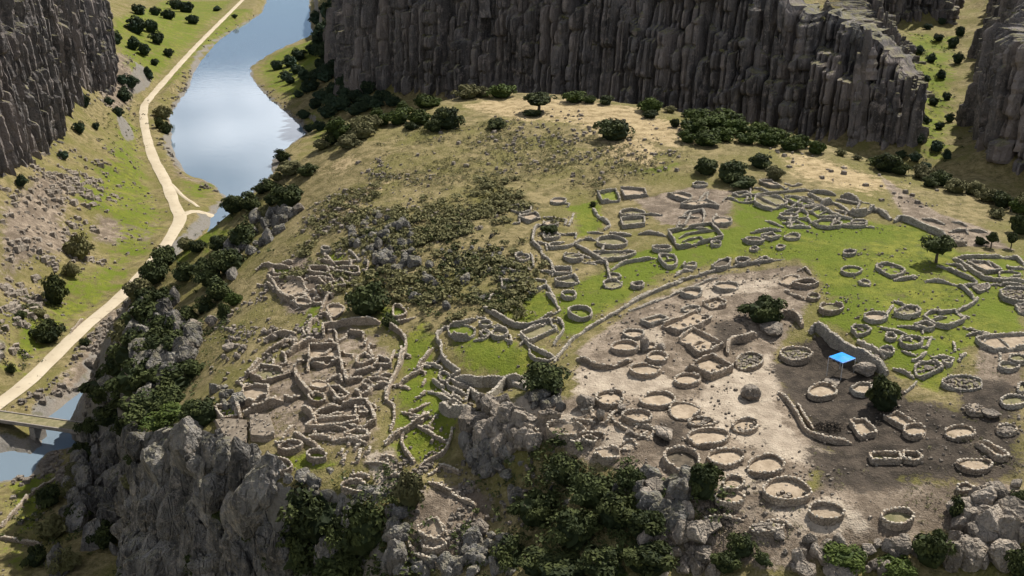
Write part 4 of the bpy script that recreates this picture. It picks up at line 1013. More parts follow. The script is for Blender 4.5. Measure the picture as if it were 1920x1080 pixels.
def add_floor(parent, p, nn, thick, gz, h, kind, seed, name='floor'):
    inner = p - nn * 0
    c = p.mean(0)
    g = np.random.default_rng(seed)
    rings = 5
    z0 = float(np.median(gz))
    lvl = {'dirt': .30, 'grass': .08, 'olive': .12, 'dark': .06, 'rubble': .40}[kind] * h
    vs = [(c[0], c[1], max(H(c[0], c[1]) + .08, z0 + lvl))]
    n = len(p)
    for r in range(1, rings + 1):
        t = r / rings
        q = c + (p - c) * t
        z = np.maximum(H(q[:, 0], q[:, 1]) + 0.07, (gz * t + z0 * (1 - t)) + lvl) + g.uniform(-.01, .02, n)
        vs += [(a, b, d) for (a, b), d in zip(q, z)]
    tri = np.array([[0, 1 + i, 1 + (i + 1) % n] for i in range(n)])
    qd = np.array([[1 + r * n + i, 1 + (r + 1) * n + i, 1 + (r + 1) * n + (i + 1) % n, 1 + r * n + (i + 1) % n] for r in range(rings - 1) for i in range(n)])
    o = obj(name, mesh_from(name, vs, [tri, qd], FLOOR[kind], True), parent)
    if kind in ('rubble',) or g.random() < .3:
        m = 60 if kind == 'rubble' else 10
        i = g.integers(0, n, m); t = np.sqrt(g.uniform(0, .8, m))
        cc = np.zeros((m, 3)); cc[:, :2] = c + (p[i] - c) * t[:, None]; cc[:, 2] = z0 + lvl + .05
        cc[:, 2] = np.maximum(cc[:, 2], H(cc[:, 0], cc[:, 1]) + .1)
        v, f = blocks(cc, g.uniform(.18, .55, (m, 3)) * (1, 1, .6), g.uniform(0, 6, m), seed)
        tag(obj('rubble', mesh_from('rubble', v, f, 'boulder'), parent), kind='stuff')

RUINS = []          # (object, kind word, descriptive words, photo position)
def ruin(name, fr, px_pts, closed, h, thick, smooth, floor, word, desc, seed, inner=(), z_hint=None):
    west = np.mean([q[0] for q in px_pts]) < 800
    h = (0.20 + 0.60 * h if west else 0.16 + 0.44 * h) + 0.25 * max(0, h - 1.2); thick = thick * (0.56 if west else 0.45)
    pts = cast([q[0] for q in px_pts], [q[1] for q in px_pts], h)
    cx = float(np.mean([q[0] for q in px_pts])); cy = float(np.mean([q[1] for q in px_pts]))
    tan = (cx > 1060 and cy > 0.48 * (1500 - cx) + 480 and cx < 1560) or (cx < 800 and cy > 480) or cy > 760
    mat = 'wall_tan' if tan else 'wall_grey'
    (v, f), (cv, cf), (fv, ff), (p, nn, gz, top) = wall_geo(pts, closed, h, thick, smooth, seed)
    o = obj(name, mesh_from(name, v, f, mat))
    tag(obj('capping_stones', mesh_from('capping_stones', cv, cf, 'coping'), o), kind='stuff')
    tag(obj('fallen_stones', mesh_from('fallen_stones', fv, ff, 'boulder'), o), kind='stuff')
    if closed and floor: add_floor(o, p, nn, thick, gz, h, floor, seed)
    for ln in inner:
        q = fpx(fr, ln)
        w = cast([a[0] for a in q], [a[1] for a in q], h * .8)
        (v2, f2), _, _, _ = wall_geo(w, False, h * .8, thick * .8, 0, seed + 3)
        obj('partition_wall', mesh_from('partition_wall', v2, f2, mat), o)
    RUINS.append((o, word, desc, (cx, cy)))
    return o

sd_ = 1000
for fr, cx, cy, rx, ry, h, fl in RINGS:
    sd_ += 1
    a = np.linspace(0, 2 * np.pi, 22, endpoint=False)
    wob = 1.05 + 0.05 * np.sin(a * 2 + sd_) + 0.035 * np.sin(a * 3 + sd_ * 2.3)
    q = fpx(fr, [(cx + rx * w * math.cos(t), cy + ry * w * math.sin(t)) for t, w in zip(a, wob)])
    ruin('stone_ring', fr, q, True, h, .42, 1, fl, 'ring', FLOOR_WORD[fl] + ' round stone ring', sd_)
for fr, pts, h, fl, sm, inner in POLYS:
    sd_ += 1
    ruin('stone_enclosure', fr, fpx(fr, pts), True, h, .5, sm, fl, 'enclosure', FLOOR_WORD[fl] + (' rounded' if sm else ' angular') + ' walled enclosure', sd_, inner)
for fr, pts, h, th, sm in WALLS:
    sd_ += 1
    ruin('ruined_wall', fr, fpx(fr, pts), False, h, th, sm, None, 'wall', ('low ' if h < .65 else 'high ' if h > 1.25 else 'thick ' if th >= .8 else '') + ('curved ' if sm else '') + 'stone wall', sd_)
REMNANTS = [([(440,720),(560,600),(740,620),(720,840),(520,850)], 34, 20), ([(500,480),(700,470),(680,560),(540,570)], 22, -15), ([(970,390),(1110,370),(1180,480),(1010,545)], 18, 10), ([(1370,350),(1620,375),(1640,415),(1440,425)], 20, 25),
            ([(1600,560),(1900,560),(1900,700),(1720,690)], 16, 20), ([(725,650),(820,650),(880,755),(780,810)], 16, 30), ([(1200,370),(1360,350),(1350,430),(1220,440)], 10, 12), ([(1080,770),(1240,780),(1230,860),(1120,850)], 10, 20), ([(640,850),(740,840),(760,900),(660,900)], 8, 10)]
grm = np.random.default_rng(77)
for poly, cnt, tilt in REMNANTS:
    P = np.array(poly, float); k = 0
    while k < cnt:
        c = grm.uniform(P.min(0), P.max(0))
        if poly_sd(c[:1], c[1:], P)[0] > 0: continue
        k += 1; sd_ += 1
        a = math.radians(tilt + grm.choice([0, 90, 0, 70]) + grm.uniform(-14, 14)); L = grm.uniform(9, 26)
        d = np.array([math.cos(a), math.sin(a) * .5]) * L
        q = [tuple(c - d), tuple(c + grm.uniform(-2, 2, 2)), tuple(c + d)]
        if grm.random() < .5: q.append(tuple(c + d + np.array([-math.sin(a), math.cos(a) * .5]) * L * .6))
        h = grm.uniform(.25, .8)
        ruin('wall_remnant', None, q, False, h, grm.uniform(.45, .7), 0, None, 'remnant', 'short low wall remnant' if len(q) == 3 else 'cornered wall remnant', sd_)
for fr, pts, h in PLATFORMS:
    sd_ += 1
    q = fpx(fr, pts)
    w = cast([a[0] for a in q], [a[1] for a in q], h)
    p = resample(w[:, :2], .5, True); n = len(p); c = p.mean(0); g = np.random.default_rng(sd_)
    gz = H(p[:, 0], p[:, 1]); zt = gz.mean() * .25 + gz * .75 + h
    V = [(x, y, z - .6) for (x, y), z in zip(c + (p - c) * 1.05, gz)] + [(x, y, z - .25) for (x, y), z in zip(p + g.uniform(-.08, .08, p.shape), zt)]
    for t in (.96, .7, .4):
        V += [(x, y, z + g.uniform(-.012, .012)) for (x, y), z in zip(c + (p - c) * t, zt * t + zt.mean() * (1 - t))]
    F = np.concatenate([np.array([[r * n + i, r * n + (i + 1) % n, (r + 1) * n + (i + 1) % n, (r + 1) * n + i] for i in range(n)]) for r in range(1)])
    o = obj('stone_platform', mesh_from('stone_platform', V[:2 * n], F, 'wall_tan'))
    V2 = V[n:] + [(c[0], c[1], zt.mean())]
    F2 = np.array([[r * n + i, r * n + (i + 1) % n, (r + 1) * n + (i + 1) % n, (r + 1) * n + i] for r in range(3) for i in range(n)])
    F3 = np.array([[3 * n + i, 3 * n + (i + 1) % n, 4 * n] for i in range(n)])
    mm = 26; ii = g.integers(0, n, mm); tt = np.sqrt(g.uniform(.02, .95, mm)); cc = np.zeros((mm, 3)); cc[:, :2] = c + (p[ii] - c) * tt[:, None]; cc[:, 2] = zt[ii] * tt + zt.mean() * (1 - tt) + .03
    bv, bf = blocks(cc, g.uniform(.12, .42, (mm, 3)) * (1, 1, .6), g.uniform(0, 6, mm), sd_)
    tag(obj('rubble', mesh_from('rubble', bv, bf, 'boulder'), o), kind='stuff')
    obj('earth_top', mesh_from('earth_top', V2, [F2, F3], 'earth_top'), o)
    RUINS.append((o, 'platform', 'stone-faced earth platform', (float(np.mean([a[0] for a in q])), float(np.mean([a[1] for a in q])))))
# ------------------------------------------------------------------ rock
def ico(sub):
    t = (1 + 5 ** .5) / 2
    v = [(-1,t,0),(1,t,0),(-1,-t,0),(1,-t,0),(0,-1,t),(0,1,t),(0,-1,-t),(0,1,-t),(t,0,-1),(t,0,1),(-t,0,-1),(-t,0,1)]
    f = [(0,11,5),(0,5,1),(0,1,7),(0,7,10),(0,10,11),(1,5,9),(5,11,4),(11,10,2),(10,7,6),(7,1,8),(3,9,4),(3,4,2),(3,2,6),(3,6,8),(3,8,9),(4,9,5),(2,4,11),(6,2,10),(8,6,7),(9,8,1)]
    v = [np.array(a, float) / np.linalg.norm(a) for a in v]
    for _ in range(sub):
        cache = {}; nf = []
        def mid(a, b):
            k = (min(a, b), max(a, b))
            if k not in cache:
                m = v[a] + v[b]; v.append(m / np.linalg.norm(m)); cache[k] = len(v) - 1
            return cache[k]
        for a, b, c in f:
            ab, bc, ca = mid(a, b), mid(b, c), mid(c, a)
            nf += [(a, ab, ca), (b, bc, ab), (c, ca, bc), (ab, bc, ca)]
        f = nf
    return np.array(v), np.array(f)
ICO2 = ico(2); ICO3 = ico(3); ICO1 = ico(1)

def rock_mesh(name, seed, mat, cuts=24, base=ICO3, lo=.5, hi=.98):
    g = np.random.default_rng(seed)
    v = base[0].copy() * (1 + 0.12 * g.standard_normal((len(base[0]), 1)) * .3)
    v *= np.array([1, g.uniform(.7, 1.0), g.uniform(.7, 1.05)])
    for _ in range(cuts):
        n = g.standard_normal(3); n /= np.linalg.norm(n)
        d = v @ n; o = g.uniform(lo, hi)
        over = np.maximum(d - o, 0)
        v = v - n[None] * over[:, None] * .97
    v += g.normal(0, .016, v.shape)
    return mesh_from(name, v, base[1], mat)
ROCKS = {k: [rock_mesh('rock', 300 + 17 * i + j, k) for i in range(8)] for j, k in enumerate(('boulder', 'crag'))}

def put(name, me, parent, loc, scale, rot):
    o = obj(name, me, parent); o.location = loc; o.scale = scale; o.rotation_euler = rot
    return o

def place(cx, by, maxd=None, lift=0.0):
    for k in range(40):
        q = cast([cx], [by + 4 * k], lift)[0]
        if maxd is None or math.hypot(q[0], q[1]) < maxd: return q
    return q
def px_size(q):
    return float(project(q)[2]) / FPX

BOULDERS = []
def boulder(cx, cy, w, h, desc, mat='boulder', name='boulder', sink=.25):
    q = place(cx, cy + h * .3, 300)
    s = px_size(q) * w / 2
    k = (h / w)
    o = put(name, ROCKS[mat][rnd.randrange(8)], None, (q[0], q[1], q[2] + s * k * (1 - sink) * .8), (s, s * rnd.uniform(.8, 1.1), s * k * 1.15), (rnd.uniform(-.2, .2), rnd.uniform(-.2, .2), rnd.uniform(0, 6.28)))
    BOULDERS.append((o, desc, (cx, cy)))
    return o
for a in [(1447,615,58,28,'large pale grey boulder'),(1405,734,56,36,'squat flat-topped brown boulder'),(1622,693,52,30,'dark cracked boulder'),(1560,716,40,14,'low grey rubble boulder'),(1125,777,24,32,'upright stump-like pale rock'),(1098,752,44,36,'slanted dark slab'),
          (1780,1035,54,84,'tall square-edged pale boulder'),(1847,958,76,44,'broad pale boulder'),(1885,978,62,56,'blocky pale boulder'),(1812,975,50,46,'cracked pale boulder'),(1573,1072,76,34,'rounded pale boulder'),(1510,1066,56,36,'flat pale boulder'),(1660,1064,30,40,'narrow pale boulder'),
          (1228,906,54,36,'smooth cream boulder'),(1212,928,44,44,'round cream boulder'),(1260,930,36,40,'grey leaning boulder'),(1290,955,30,50,'grey slab-sided boulder'),(363,612,42,30,'pale angular boulder'),(360,658,18,32,'upright grey rock'),(174,680,34,18,'pale flat boulder'),
          (430,650,36,18,'low grey boulder'),(330,560,26,20,'grey angular boulder'),(400,600,30,22,'weathered grey boulder'),(1208,645,22,40,'leaning dun rock stub'),(1165,765,26,22,'small dun boulder'),(1180,810,26,18,'brown boulder'),(1245,812,50,26,'dark brown boulder'),
          (1905,905,30,16,'flat pale slab'),(1460,1000,34,18,'dun slab'),(1330,985,60,22,'dark hollowed rock'),(1205,1010,40,50,'mossy grey boulder'),(900,985,44,30,'mossy boulder'),
          (560,390,30,20,'pale boulder'),(500,440,22,18,'grey boulder'),(1240,650,26,14,'dun earth lump'),(1855,772,44,18,'smooth pale slab'),(1640,668,22,12,'grey block'),(1740,690,24,10,'grey stone block')]:
    boulder(*a)

# outcrops: clusters of angular rocks, each rock a part of its outcrop
OUTCROPS = []
def outcrop(desc, poly, n, size, mat='crag', squash=(.7, 1.3), maxd=300, lift=.3, tall=1.0):
    P = np.array(poly, float)
    lo, hi = P.min(0), P.max(0)
    pts = []
    while len(pts) < n:
        c = nr.uniform(lo, hi, (n * 3, 2))
        ins = poly_sd(c[:, 0], c[:, 1], P) < 0
        pts += [tuple(q) for q in c[ins]]
    w = cast([q[0] for q in pts[:n]], [q[1] for q in pts[:n]])
    w = w[np.hypot(w[:, 0], w[:, 1]) < maxd]
    c = w.mean(0)
    e = bpy.data.objects.new('rock_outcrop', None); COL.objects.link(e)
    e.location = (c[0], c[1], c[2]); e.empty_display_size = .5
    for q in w:
        s = nr.uniform(*size) * (1.5 if nr.random() < .12 else 1)
        put('rock', ROCKS[mat][int(nr.integers(8))], e, tuple(q - c + (0, 0, s * lift * tall)), (s, s * nr.uniform(.7, 1.1), s * tall * nr.uniform(*squash)), tuple(nr.uniform(-.5, .5, 2)) + (nr.uniform(0, 6.28),))
    OUTCROPS.append((e, desc, tuple(P.mean(0))))
outcrop('jumbled dark grey rock outcrop on the hill slope', [(650,425),(700,400),(770,430),(800,480),(760,515),(690,500),(660,470)], 120, (.3, 1.1))
outcrop('scattered grey rocks strewn through dark scrub', [(790,480),(900,420),(960,470),(930,560),(840,580),(760,560)], 60, (.3, .8))
outcrop('craggy dark rocks along the left shoulder of the hill', [(250,600),(320,560),(370,640),(330,740),(240,780),(200,740),(230,660)], 110, (.8, 2.6), tall=1.3)
outcrop('broken grey rocks on the upper left shoulder', [(440,440),(520,380),(560,400),(480,480),(420,540),(400,510)], 60, (.5, 1.6))
outcrop('broken pale rocks under the big ring by the crag', [(865,765),(940,750),(1000,780),(1000,845),(930,850),(880,830)], 60, (.4, 1.5), 'boulder')
outcrop('loose rocks below the middle crag', [(870,830),(960,850),(950,900),(890,890)], 36, (.4, 1.3), 'crag')
outcrop('grey crag rocks left of the lowest walled ring', [(722,950),(762,960),(760,1075),(725,1075)], 26, (.5, 1.4), 'crag', tall=1.2)
outcrop('grey crag rocks right of the lowest walled ring', [(865,995),(950,1000),(965,1075),(860,1075)], 30, (.4, 1.2), 'crag')
outcrop('grey crag rocks under the lowest walled ring', [(760,1050),(860,1052),(860,1079),(760,1079)], 20, (.4, 1.1), 'crag')
outcrop('pale shattered rocks at the lower edge of the dig', [(1460,1012),(1640,1012),(1760,1020),(1760,1070),(1480,1075)], 36, (.3, 1.0), 'boulder')
outcrop('pale shattered rocks at the corner beside the tall boulder', [(1790,930),(1910,930),(1915,1070),(1800,1070)], 44, (.6, 1.9), 'boulder')
outcrop('rubble of tumbled building stones west of the ruins', [(420,640),(520,600),(560,640),(470,720),(420,700)], 50, (.2, .6), 'boulder')
outcrop('grey shaded rocks under the bush below the oval', [(985,735),(1060,735),(1060,770),(990,765)], 20, (.4, 1.0), 'crag')
outcrop('rocks bordering the cliff trees', [(1190,880),(1290,900),(1280,990),(1230,1000),(1190,940)], 30, (.5, 1.5), 'crag')
outcrop('steep jumbled rocks covering the face of the front cliff', [(70,1075),(150,900),(262,865),(430,860),(520,930),(540,1075)], 90, (1.0, 3.0), tall=1.5, maxd=200)
outcrop('stony slope between the tree hollow and the dig', [(1215,985),(1310,1000),(1340,1075),(1225,1075)], 40, (.3, 1.1), 'boulder', maxd=200)
outcrop('broken rocks under the lower left shoulder', [(160,830),(230,800),(280,840),(200,900),(140,980),(110,960)], 60, (.7, 2.0), tall=1.4, maxd=200)
outcrop('broken ledge rocks along the brink of the front cliff', [(400,815),(470,850),(520,885),(620,905),(600,935),(500,920),(420,860)], 36, (.4, 1.3), maxd=200)
outcrop('rounded rocks crowning the sloping end of the back cliff', [(1500,2),(1600,8),(1690,95),(1705,170),(1670,150),(1570,60)], 90, (1.2, 3.0), 'crag', maxd=600, lift=.7, tall=1.5)
outcrop('stones heaped beside the platforms', [(400,720),(450,740),(450,770),(405,770)], 16, (.4, 1.1), 'crag')

def edge_cliff(name, label, line_px, seed, n, size, out, step=.45, bt=2.2, depth=1.6, wcol=(2.0, 5.0), bw=26.0):
    L = px_list(line_px)[:, :2]
    L = resample(L, 2.0, smooth=True)
    p = L
    top = lambda x, y: H(x, y) + .5
    v, f, (pp, nn, zb, zt) = cliff_sheet(L, low_base(L, 4.0, out), top, seed, step, .55, wcol=wcol, depth=depth, butt=bt, rough=1.7, lean=.10, bw=bw)
    o = tag(obj(name, mesh_from(name, v, f, 'crag')), label, kind='structure')
    g = np.random.default_rng(seed)
    for k in range(n):
        i = int(g.integers(1, len(pp) - 1)); s = g.uniform(*size)
        t = .14 + .86 * g.random() ** 1.2
        z = zb[i] + (zt[i] - zb[i]) * (1 - t * .95)
        d = g.uniform(-.6, 1.4) + .20 * (zt[i] - z)
        put('rock_buttress', ROCKS['crag'][int(g.integers(8))], o, (pp[i, 0] + nn[i, 0] * d, pp[i, 1] + nn[i, 1] * d, z - s * .5), (s * .8, s * g.uniform(.6, .95), s * g.uniform(1.1, 2.4)), (g.uniform(-.22, .22), g.uniform(-.22, .22), g.uniform(0, 6.28)))
edge_cliff('cliff_front', 'craggy grey cliff face dropping from the left ruins into shade', [(248,800,29),(288,838,30),(335,824,34),(400,822,38),(450,850,40),(500,897,40.5),(560,905,41),(640,915,41),(712,948,40.5),(730,1040,39),(742,1120,37)], 501, 120, (1.0, 3.4), 9, bt=6.0, depth=2.6, wcol=(2.6, 7.0), bw=9.0)
edge_cliff('cliff_middle', 'grey crag below the big ring at the foot of the dig', [(862,790,46.2),(890,792,47.2),(950,806,48.3),(1000,832,48.8),(1040,850,48.9),(1100,868,48.8),(1170,898,48.5),(1240,928,48.3),(1290,985,47.5)], 551, 60, (.5, 1.4), 3.5, bt=1.0, depth=.9, wcol=(1.4, 3.2))

# ------------------------------------------------------------------ scattered stones and scrub (uncountable)
def scatter_pts(polys, n, soft=5.0):
    out = []
    area = [abs(0.5 * sum(a[0] * b[1] - b[0] * a[1] for a, b in zip(p, p[1:] + p[:1]))) for p in polys]
    for p, ar in zip(polys, area):
        m = int(n * ar / sum(area)); W = cast([q[0] for q in p], [q[1] for q in p])[:, :2]
        lo, hi = W.min(0), W.max(0); got = 0
        for _ in range(40):
            c = nr.uniform(lo - soft, hi + soft, (m * 3 + 10, 2))
            sd = poly_sd(c[:, 0], c[:, 1], W) + (fbm(c[:, 0] / 9, c[:, 1] / 9, 77, 3) - .5) * 4 * soft
            pr = sstep(soft, -soft, sd) * (.12 + sstep(.40, .60, fbm(c[:, 0] / 4.5, c[:, 1] / 4.5, 79, 3)))
            c = c[nr.random(len(c)) < pr][:m - got]
            out.append(c); got += len(c)
            if got >= m: break
    c = np.concatenate(out)
    return np.column_stack([c, H(c[:, 0], c[:, 1])])

def stones(name, label, polys, n, size, mat, bias=2.2):
    c = scatter_pts(polys, n)
    keep = (poly_sd(c[:, 0], c[:, 1], river_poly) > .3) & (line_d(c[:, 0], c[:, 1], road_line[:, :2]) > 3.2)
    c = c[keep]; m = len(c)
    s = size[0] + (size[1] - size[0]) * nr.random(m) ** bias
    sz = s[:, None] * nr.uniform(.6, 1.2, (m, 3)) * (1, 1, .75)
    c = c.copy(); c[:, 2] += sz[:, 2] * .25
    v, f = blocks(c, sz, nr.uniform(0, 6.28, m), int(nr.integers(9999)))
    tag(obj(name, mesh_from(name, v, f, mat)), label, kind='stuff')
stones('scree', 'grey stones scattered over the talus below the left cliff', [[(0,400),(60,330),(150,340),(170,420),(140,480),(40,520),(0,600)],[(0,600),(60,540),(70,660),(0,700)],[(120,330),(200,280),(230,400),(170,430)],[(180,120),(250,100),(260,170),(190,210)],[(60,250),(150,300),(90,340),(30,360)]], 1500, (.3, 2.0), 'boulder', 3)
stones('river_stones', 'pale stones along the river banks and the rocky stream bed', [[(190,590),(240,560),(235,620),(180,700),(130,760),(60,760),(120,700)],[(308,200),(360,130),(350,200),(330,260),(340,330),(440,352),(420,365),(330,330)],[(490,165),(590,240),(560,255),(500,190)],[(90,830),(140,830),(110,900),(60,900)],[(370,95),(500,20),(490,40),(390,110)]], 2700, (.3, 1.5), 'boulder')
stones('hill_stones', 'small stones strewn over the hill slopes', [[(420,560),(560,480),(640,330),(760,280),(960,420),(700,560),(560,640),(440,660)],[(400,640),(500,600),(560,660),(450,720)],[(1000,200),(1300,240),(1250,340),(900,340),(760,280)],[(1460,290),(1700,350),(1860,420),(1660,370)]], 2600, (.14, .9), 'boulder', 3)
stones('dig_stones', 'small stones and clods littering the excavated ground', [[(1085,655),(1330,515),(1500,500),(1500,600),(1480,760),(1560,850),(1735,960),(1600,1050),(1400,1050),(1260,930),(960,810)],[(1560,760),(1900,790),(1900,900),(1640,900)],[(420,780),(540,640),(720,640),(720,850),(600,840)],[(680,860),(800,900),(880,930),(800,1000),(720,930)]], 3200, (.06, .36), 'boulder', 3.5)
stones('rubble_field', 'dense pale rubble filling the long terraced plot above the lowest ring', [[(806,890),(830,872),(870,868),(912,920),(895,945),(850,925)]], 420, (.14, .6), 'boulder', 1.6)
stones('turf_stones', 'pale stones lying about on the green turf', [[(1250,520),(1500,430),(1700,420),(1800,480),(1830,560),(1760,700),(1560,600),(1380,480)],[(1070,640),(1250,500),(1050,540)],[(840,640),(960,640),(1020,690),(880,700)],[(740,640),(820,620),(860,830),(760,850)]], 800, (.08, .42), 'boulder', 3)

# ------------------------------------------------------------------ foliage
def leaf_cloud(centres, radii, n, size, seed, up=.35):
    """leaf quads spread on lumpy clumps; returns verts, faces, tone per vertex"""
    g = np.random.default_rng(seed)
    k = len(centres); pick = g.integers(0, k, n)
    d = g.standard_normal((n, 3)); d[:, 2] = np.where(d[:, 2] < -.2, -d[:, 2] * .6, d[:, 2]); d /= np.linalg.norm(d, axis=1, keepdims=True)
    r = radii[pick] * g.uniform(.55, 1.05, n) ** .6
    c = centres[pick] + d * r[:, None]
    nrm = d + g.normal(0, .55, (n, 3)) + (0, 0, up); nrm /= np.linalg.norm(nrm, axis=1, keepdims=True)
    a = np.cross(nrm, g.standard_normal((n, 3))); a /= np.linalg.norm(a, axis=1, keepdims=True); b = np.cross(nrm, a)
    s = size * g.uniform(.6, 1.25, n)
    q = np.stack([c - a * s[:, None], c + b * s[:, None] * .55, c + a * s[:, None], c - b * s[:, None] * .55], 1)
    q[:, 1] += nrm * (s * .18)[:, None]; q[:, 3] += nrm * (s * .18)[:, None]
    tone = np.clip(g.random(k)[pick] * .6 + g.random(n) * .5, 0, 1)
    return q.reshape(-1, 3), np.arange(4 * n).reshape(-1, 4), np.repeat(tone, 4)

def with_tone(me, tone):
    a = me.attributes.new('leaf_tone', 'FLOAT', 'POINT'); a.data.foreach_set('value', np.asarray(tone, np.float32)); return me

def crown_mesh(seed, mat, n=1700, lift=0.0, clumps=19, flat=1.0, size=.10):
    g = np.random.default_rng(seed)
    c = g.standard_normal((clumps, 3)); c /= np.linalg.norm(c, axis=1, keepdims=True)
    c[:, 2] = np.abs(c[:, 2]) * 1.1 - .35
    c *= g.uniform(.40, .84, (clumps, 1)) * np.array([1, 1, .85 * flat])
    c[:, 2] += (.72 if lift else .52) * flat + lift
    rad = g.uniform(.16, .44, clumps)
    v, f, t = leaf_cloud(c, rad, n, size, seed)
    core, cf = ICO2; cv = core * np.array([.62, .62, .5 * flat]) * (1 + .12 * g.standard_normal((len(core), 1))) + (0, 0, (.62 if lift else .42) * flat + lift)
    me = mesh_from('crown', np.concatenate([v, cv]), [f, cf + len(v)], mat)
    return with_tone(me, np.concatenate([t, np.zeros(len(cv))]))  # inner core takes the darkest tone: shade inside the crown painted in

def tube(path, r0, r1, k=6):
    path = np.asarray(path, float); n = len(path); V = []
    for i, p in enumerate(path):
        d = path[min(i + 1, n - 1)] - path[max(i - 1, 0)]; d = d / (np.linalg.norm(d) + 1e-9)
        a = np.cross(d, (.3, .9, .1)); a /= np.linalg.norm(a) + 1e-9; b = np.cross(d, a)
        r = r0 + (r1 - r0) * i / (n - 1)
        for j in range(k):
            t = 2 * np.pi * j / k; V.append(p + (a * math.cos(t) + b * math.sin(t)) * r)
    return np.array(V), grid_faces_tube(n, k)
def grid_faces_tube(n, k):
    return np.array([[i * k + j, i * k + (j + 1) % k, (i + 1) * k + (j + 1) % k, (i + 1) * k + j] for i in range(n - 1) for j in range(k)])

def trunk_mesh(seed, lift=0.0, r=.075):
    g = np.random.default_rng(seed); V = []; F = []; o = 0
    def add(path, a, b):
        nonlocal o
        v, f = tube(path, a, b); V.append(v); F.append(f + o); o += len(v)
    hgt = .35 + lift
    add([(0, 0, -.25), (g.uniform(-.03, .03), g.uniform(-.03, .03), hgt * .5), (g.uniform(-.06, .06), g.uniform(-.06, .06), hgt)], r * 1.4, r * .8)
    for k in range(6):
        t = k / 6 * 6.28 + g.uniform(-.4, .4); e = np.array([math.cos(t) * g.uniform(.35, .6), math.sin(t) * g.uniform(.35, .6), hgt + g.uniform(.35, .7)])
        add([(0, 0, hgt * g.uniform(.5, .95)), e * .5 + (0, 0, hgt * .4), e], r * .6, r * .18)
    return mesh_from('trunk', np.concatenate(V), np.concatenate(F), 'bark')
TRUNK = {0: [trunk_mesh(700 + i) for i in range(4)], 1: [trunk_mesh(720 + i, .55) for i in range(3)]}
CROWN = {(m, 0): [crown_mesh(800 + 10 * i + j, m) for i in range(5)] for j, m in enumerate(('leaf', 'leaf_bright', 'leaf_grey', 'leaf_far'))}
CROWN[('leaf', 1)] = [crown_mesh(900 + i, 'leaf', 1500, .55, 20, .8) for i in range(3)]

PLANTS = []
def plant(cx, cy, w, h, mat='leaf', kind=0, maxd=300, desc=None, grp='trees and bushes'):
    q = place(cx, cy + h * .36, maxd)
    u = px_size(q)
    R = u * w / 2 * 1.04
    zs = R * (h / w) / .80 * (.8 if kind else 1.0)
    o = bpy.data.objects.new('tree' if kind else 'bush', None); COL.objects.link(o)
    jt = rnd.uniform(.85, 1.2) if w < 60 else 1.0
    o.location = q; o.rotation_euler = (0, 0, rnd.uniform(0, 6.28)); o.scale = (R * jt, R * jt * rnd.uniform(.85, 1.1), zs * jt); o.empty_display_size = .3
    obj('trunk', TRUNK[kind][rnd.randrange(len(TRUNK[kind]))], o)
    if mat == 'leaf' and not kind and w < 70 and rnd.random() < .22: mat = 'leaf_grey'
    L = CROWN[(mat, kind)]
    obj('crown', L[rnd.randrange(len(L))], o)
    PLANTS.append((o, 'tree' if kind else 'bush', desc, (cx, cy), w, mat))
    return o

# the hill: single trees and bushes
for a in [(1432,580,88,62),(1655,735,78,84),(1152,243,78,48),(840,222,64,50),(815,235,40,30),(930,232,40,22),(690,560,92,72),(1025,708,88,66),(1315,897,78,86),(770,915,62,92),(595,955,150,120),(690,985,110,130),(640,1040,140,90),(560,1030,110,90),
          (1060,880,76,60),(1110,918,92,72),(1005,950,90,80),(1075,985,104,88),(1150,955,86,76),(955,1035,80,66),(1005,1050,96,52),(1180,895,56,50),(1125,1050,90,60),(1210,975,100,68),(1215,1040,116,76),(1060,1068,120,42),
          (1325,310,58,42),(1370,322,66,50),(1425,300,58,38),(1452,322,46,38),(1395,342,50,24),(1740,1022,84,90),(1795,955,42,50),(1912,930,40,40),(1915,1060,56,60),(1390,1020,60,50),(1360,1048,70,50),(1430,1045,40,30),
          (1265,230,24,22),(1218,214,32,18),(1000,212,44,14),(730,600,40,30),(1030,428,46,22),(1112,382,18,14),(1860,980,30,30)]:
    plant(*a)
for a in [(1580,1042,90,50),(1680,1062,70,44),(1150,1075,60,30),(1300,235,56,36),(1340,230,60,36),(1380,238,60,36),(1420,246,60,36),(1325,262,48,28),(1460,252,56,34),(1500,264,50,34),(1530,278,38,26),(1290,258,36,24),(1355,250,56,34),(1400,258,50,30),(1440,262,46,28),(1480,272,40,26),(1310,218,50,30),(1360,216,50,28)]:
    plant(*a, mat='leaf_bright')
for a in [(1755,474,56,52),(1010,196,64,40),(1858,452,28,34),(1895,452,26,38)]:
    plant(*a, kind=1)
for a in [(1912,418,54,54),(1870,400,30,24),(1838,452,24,18)]:
    plant(*a)
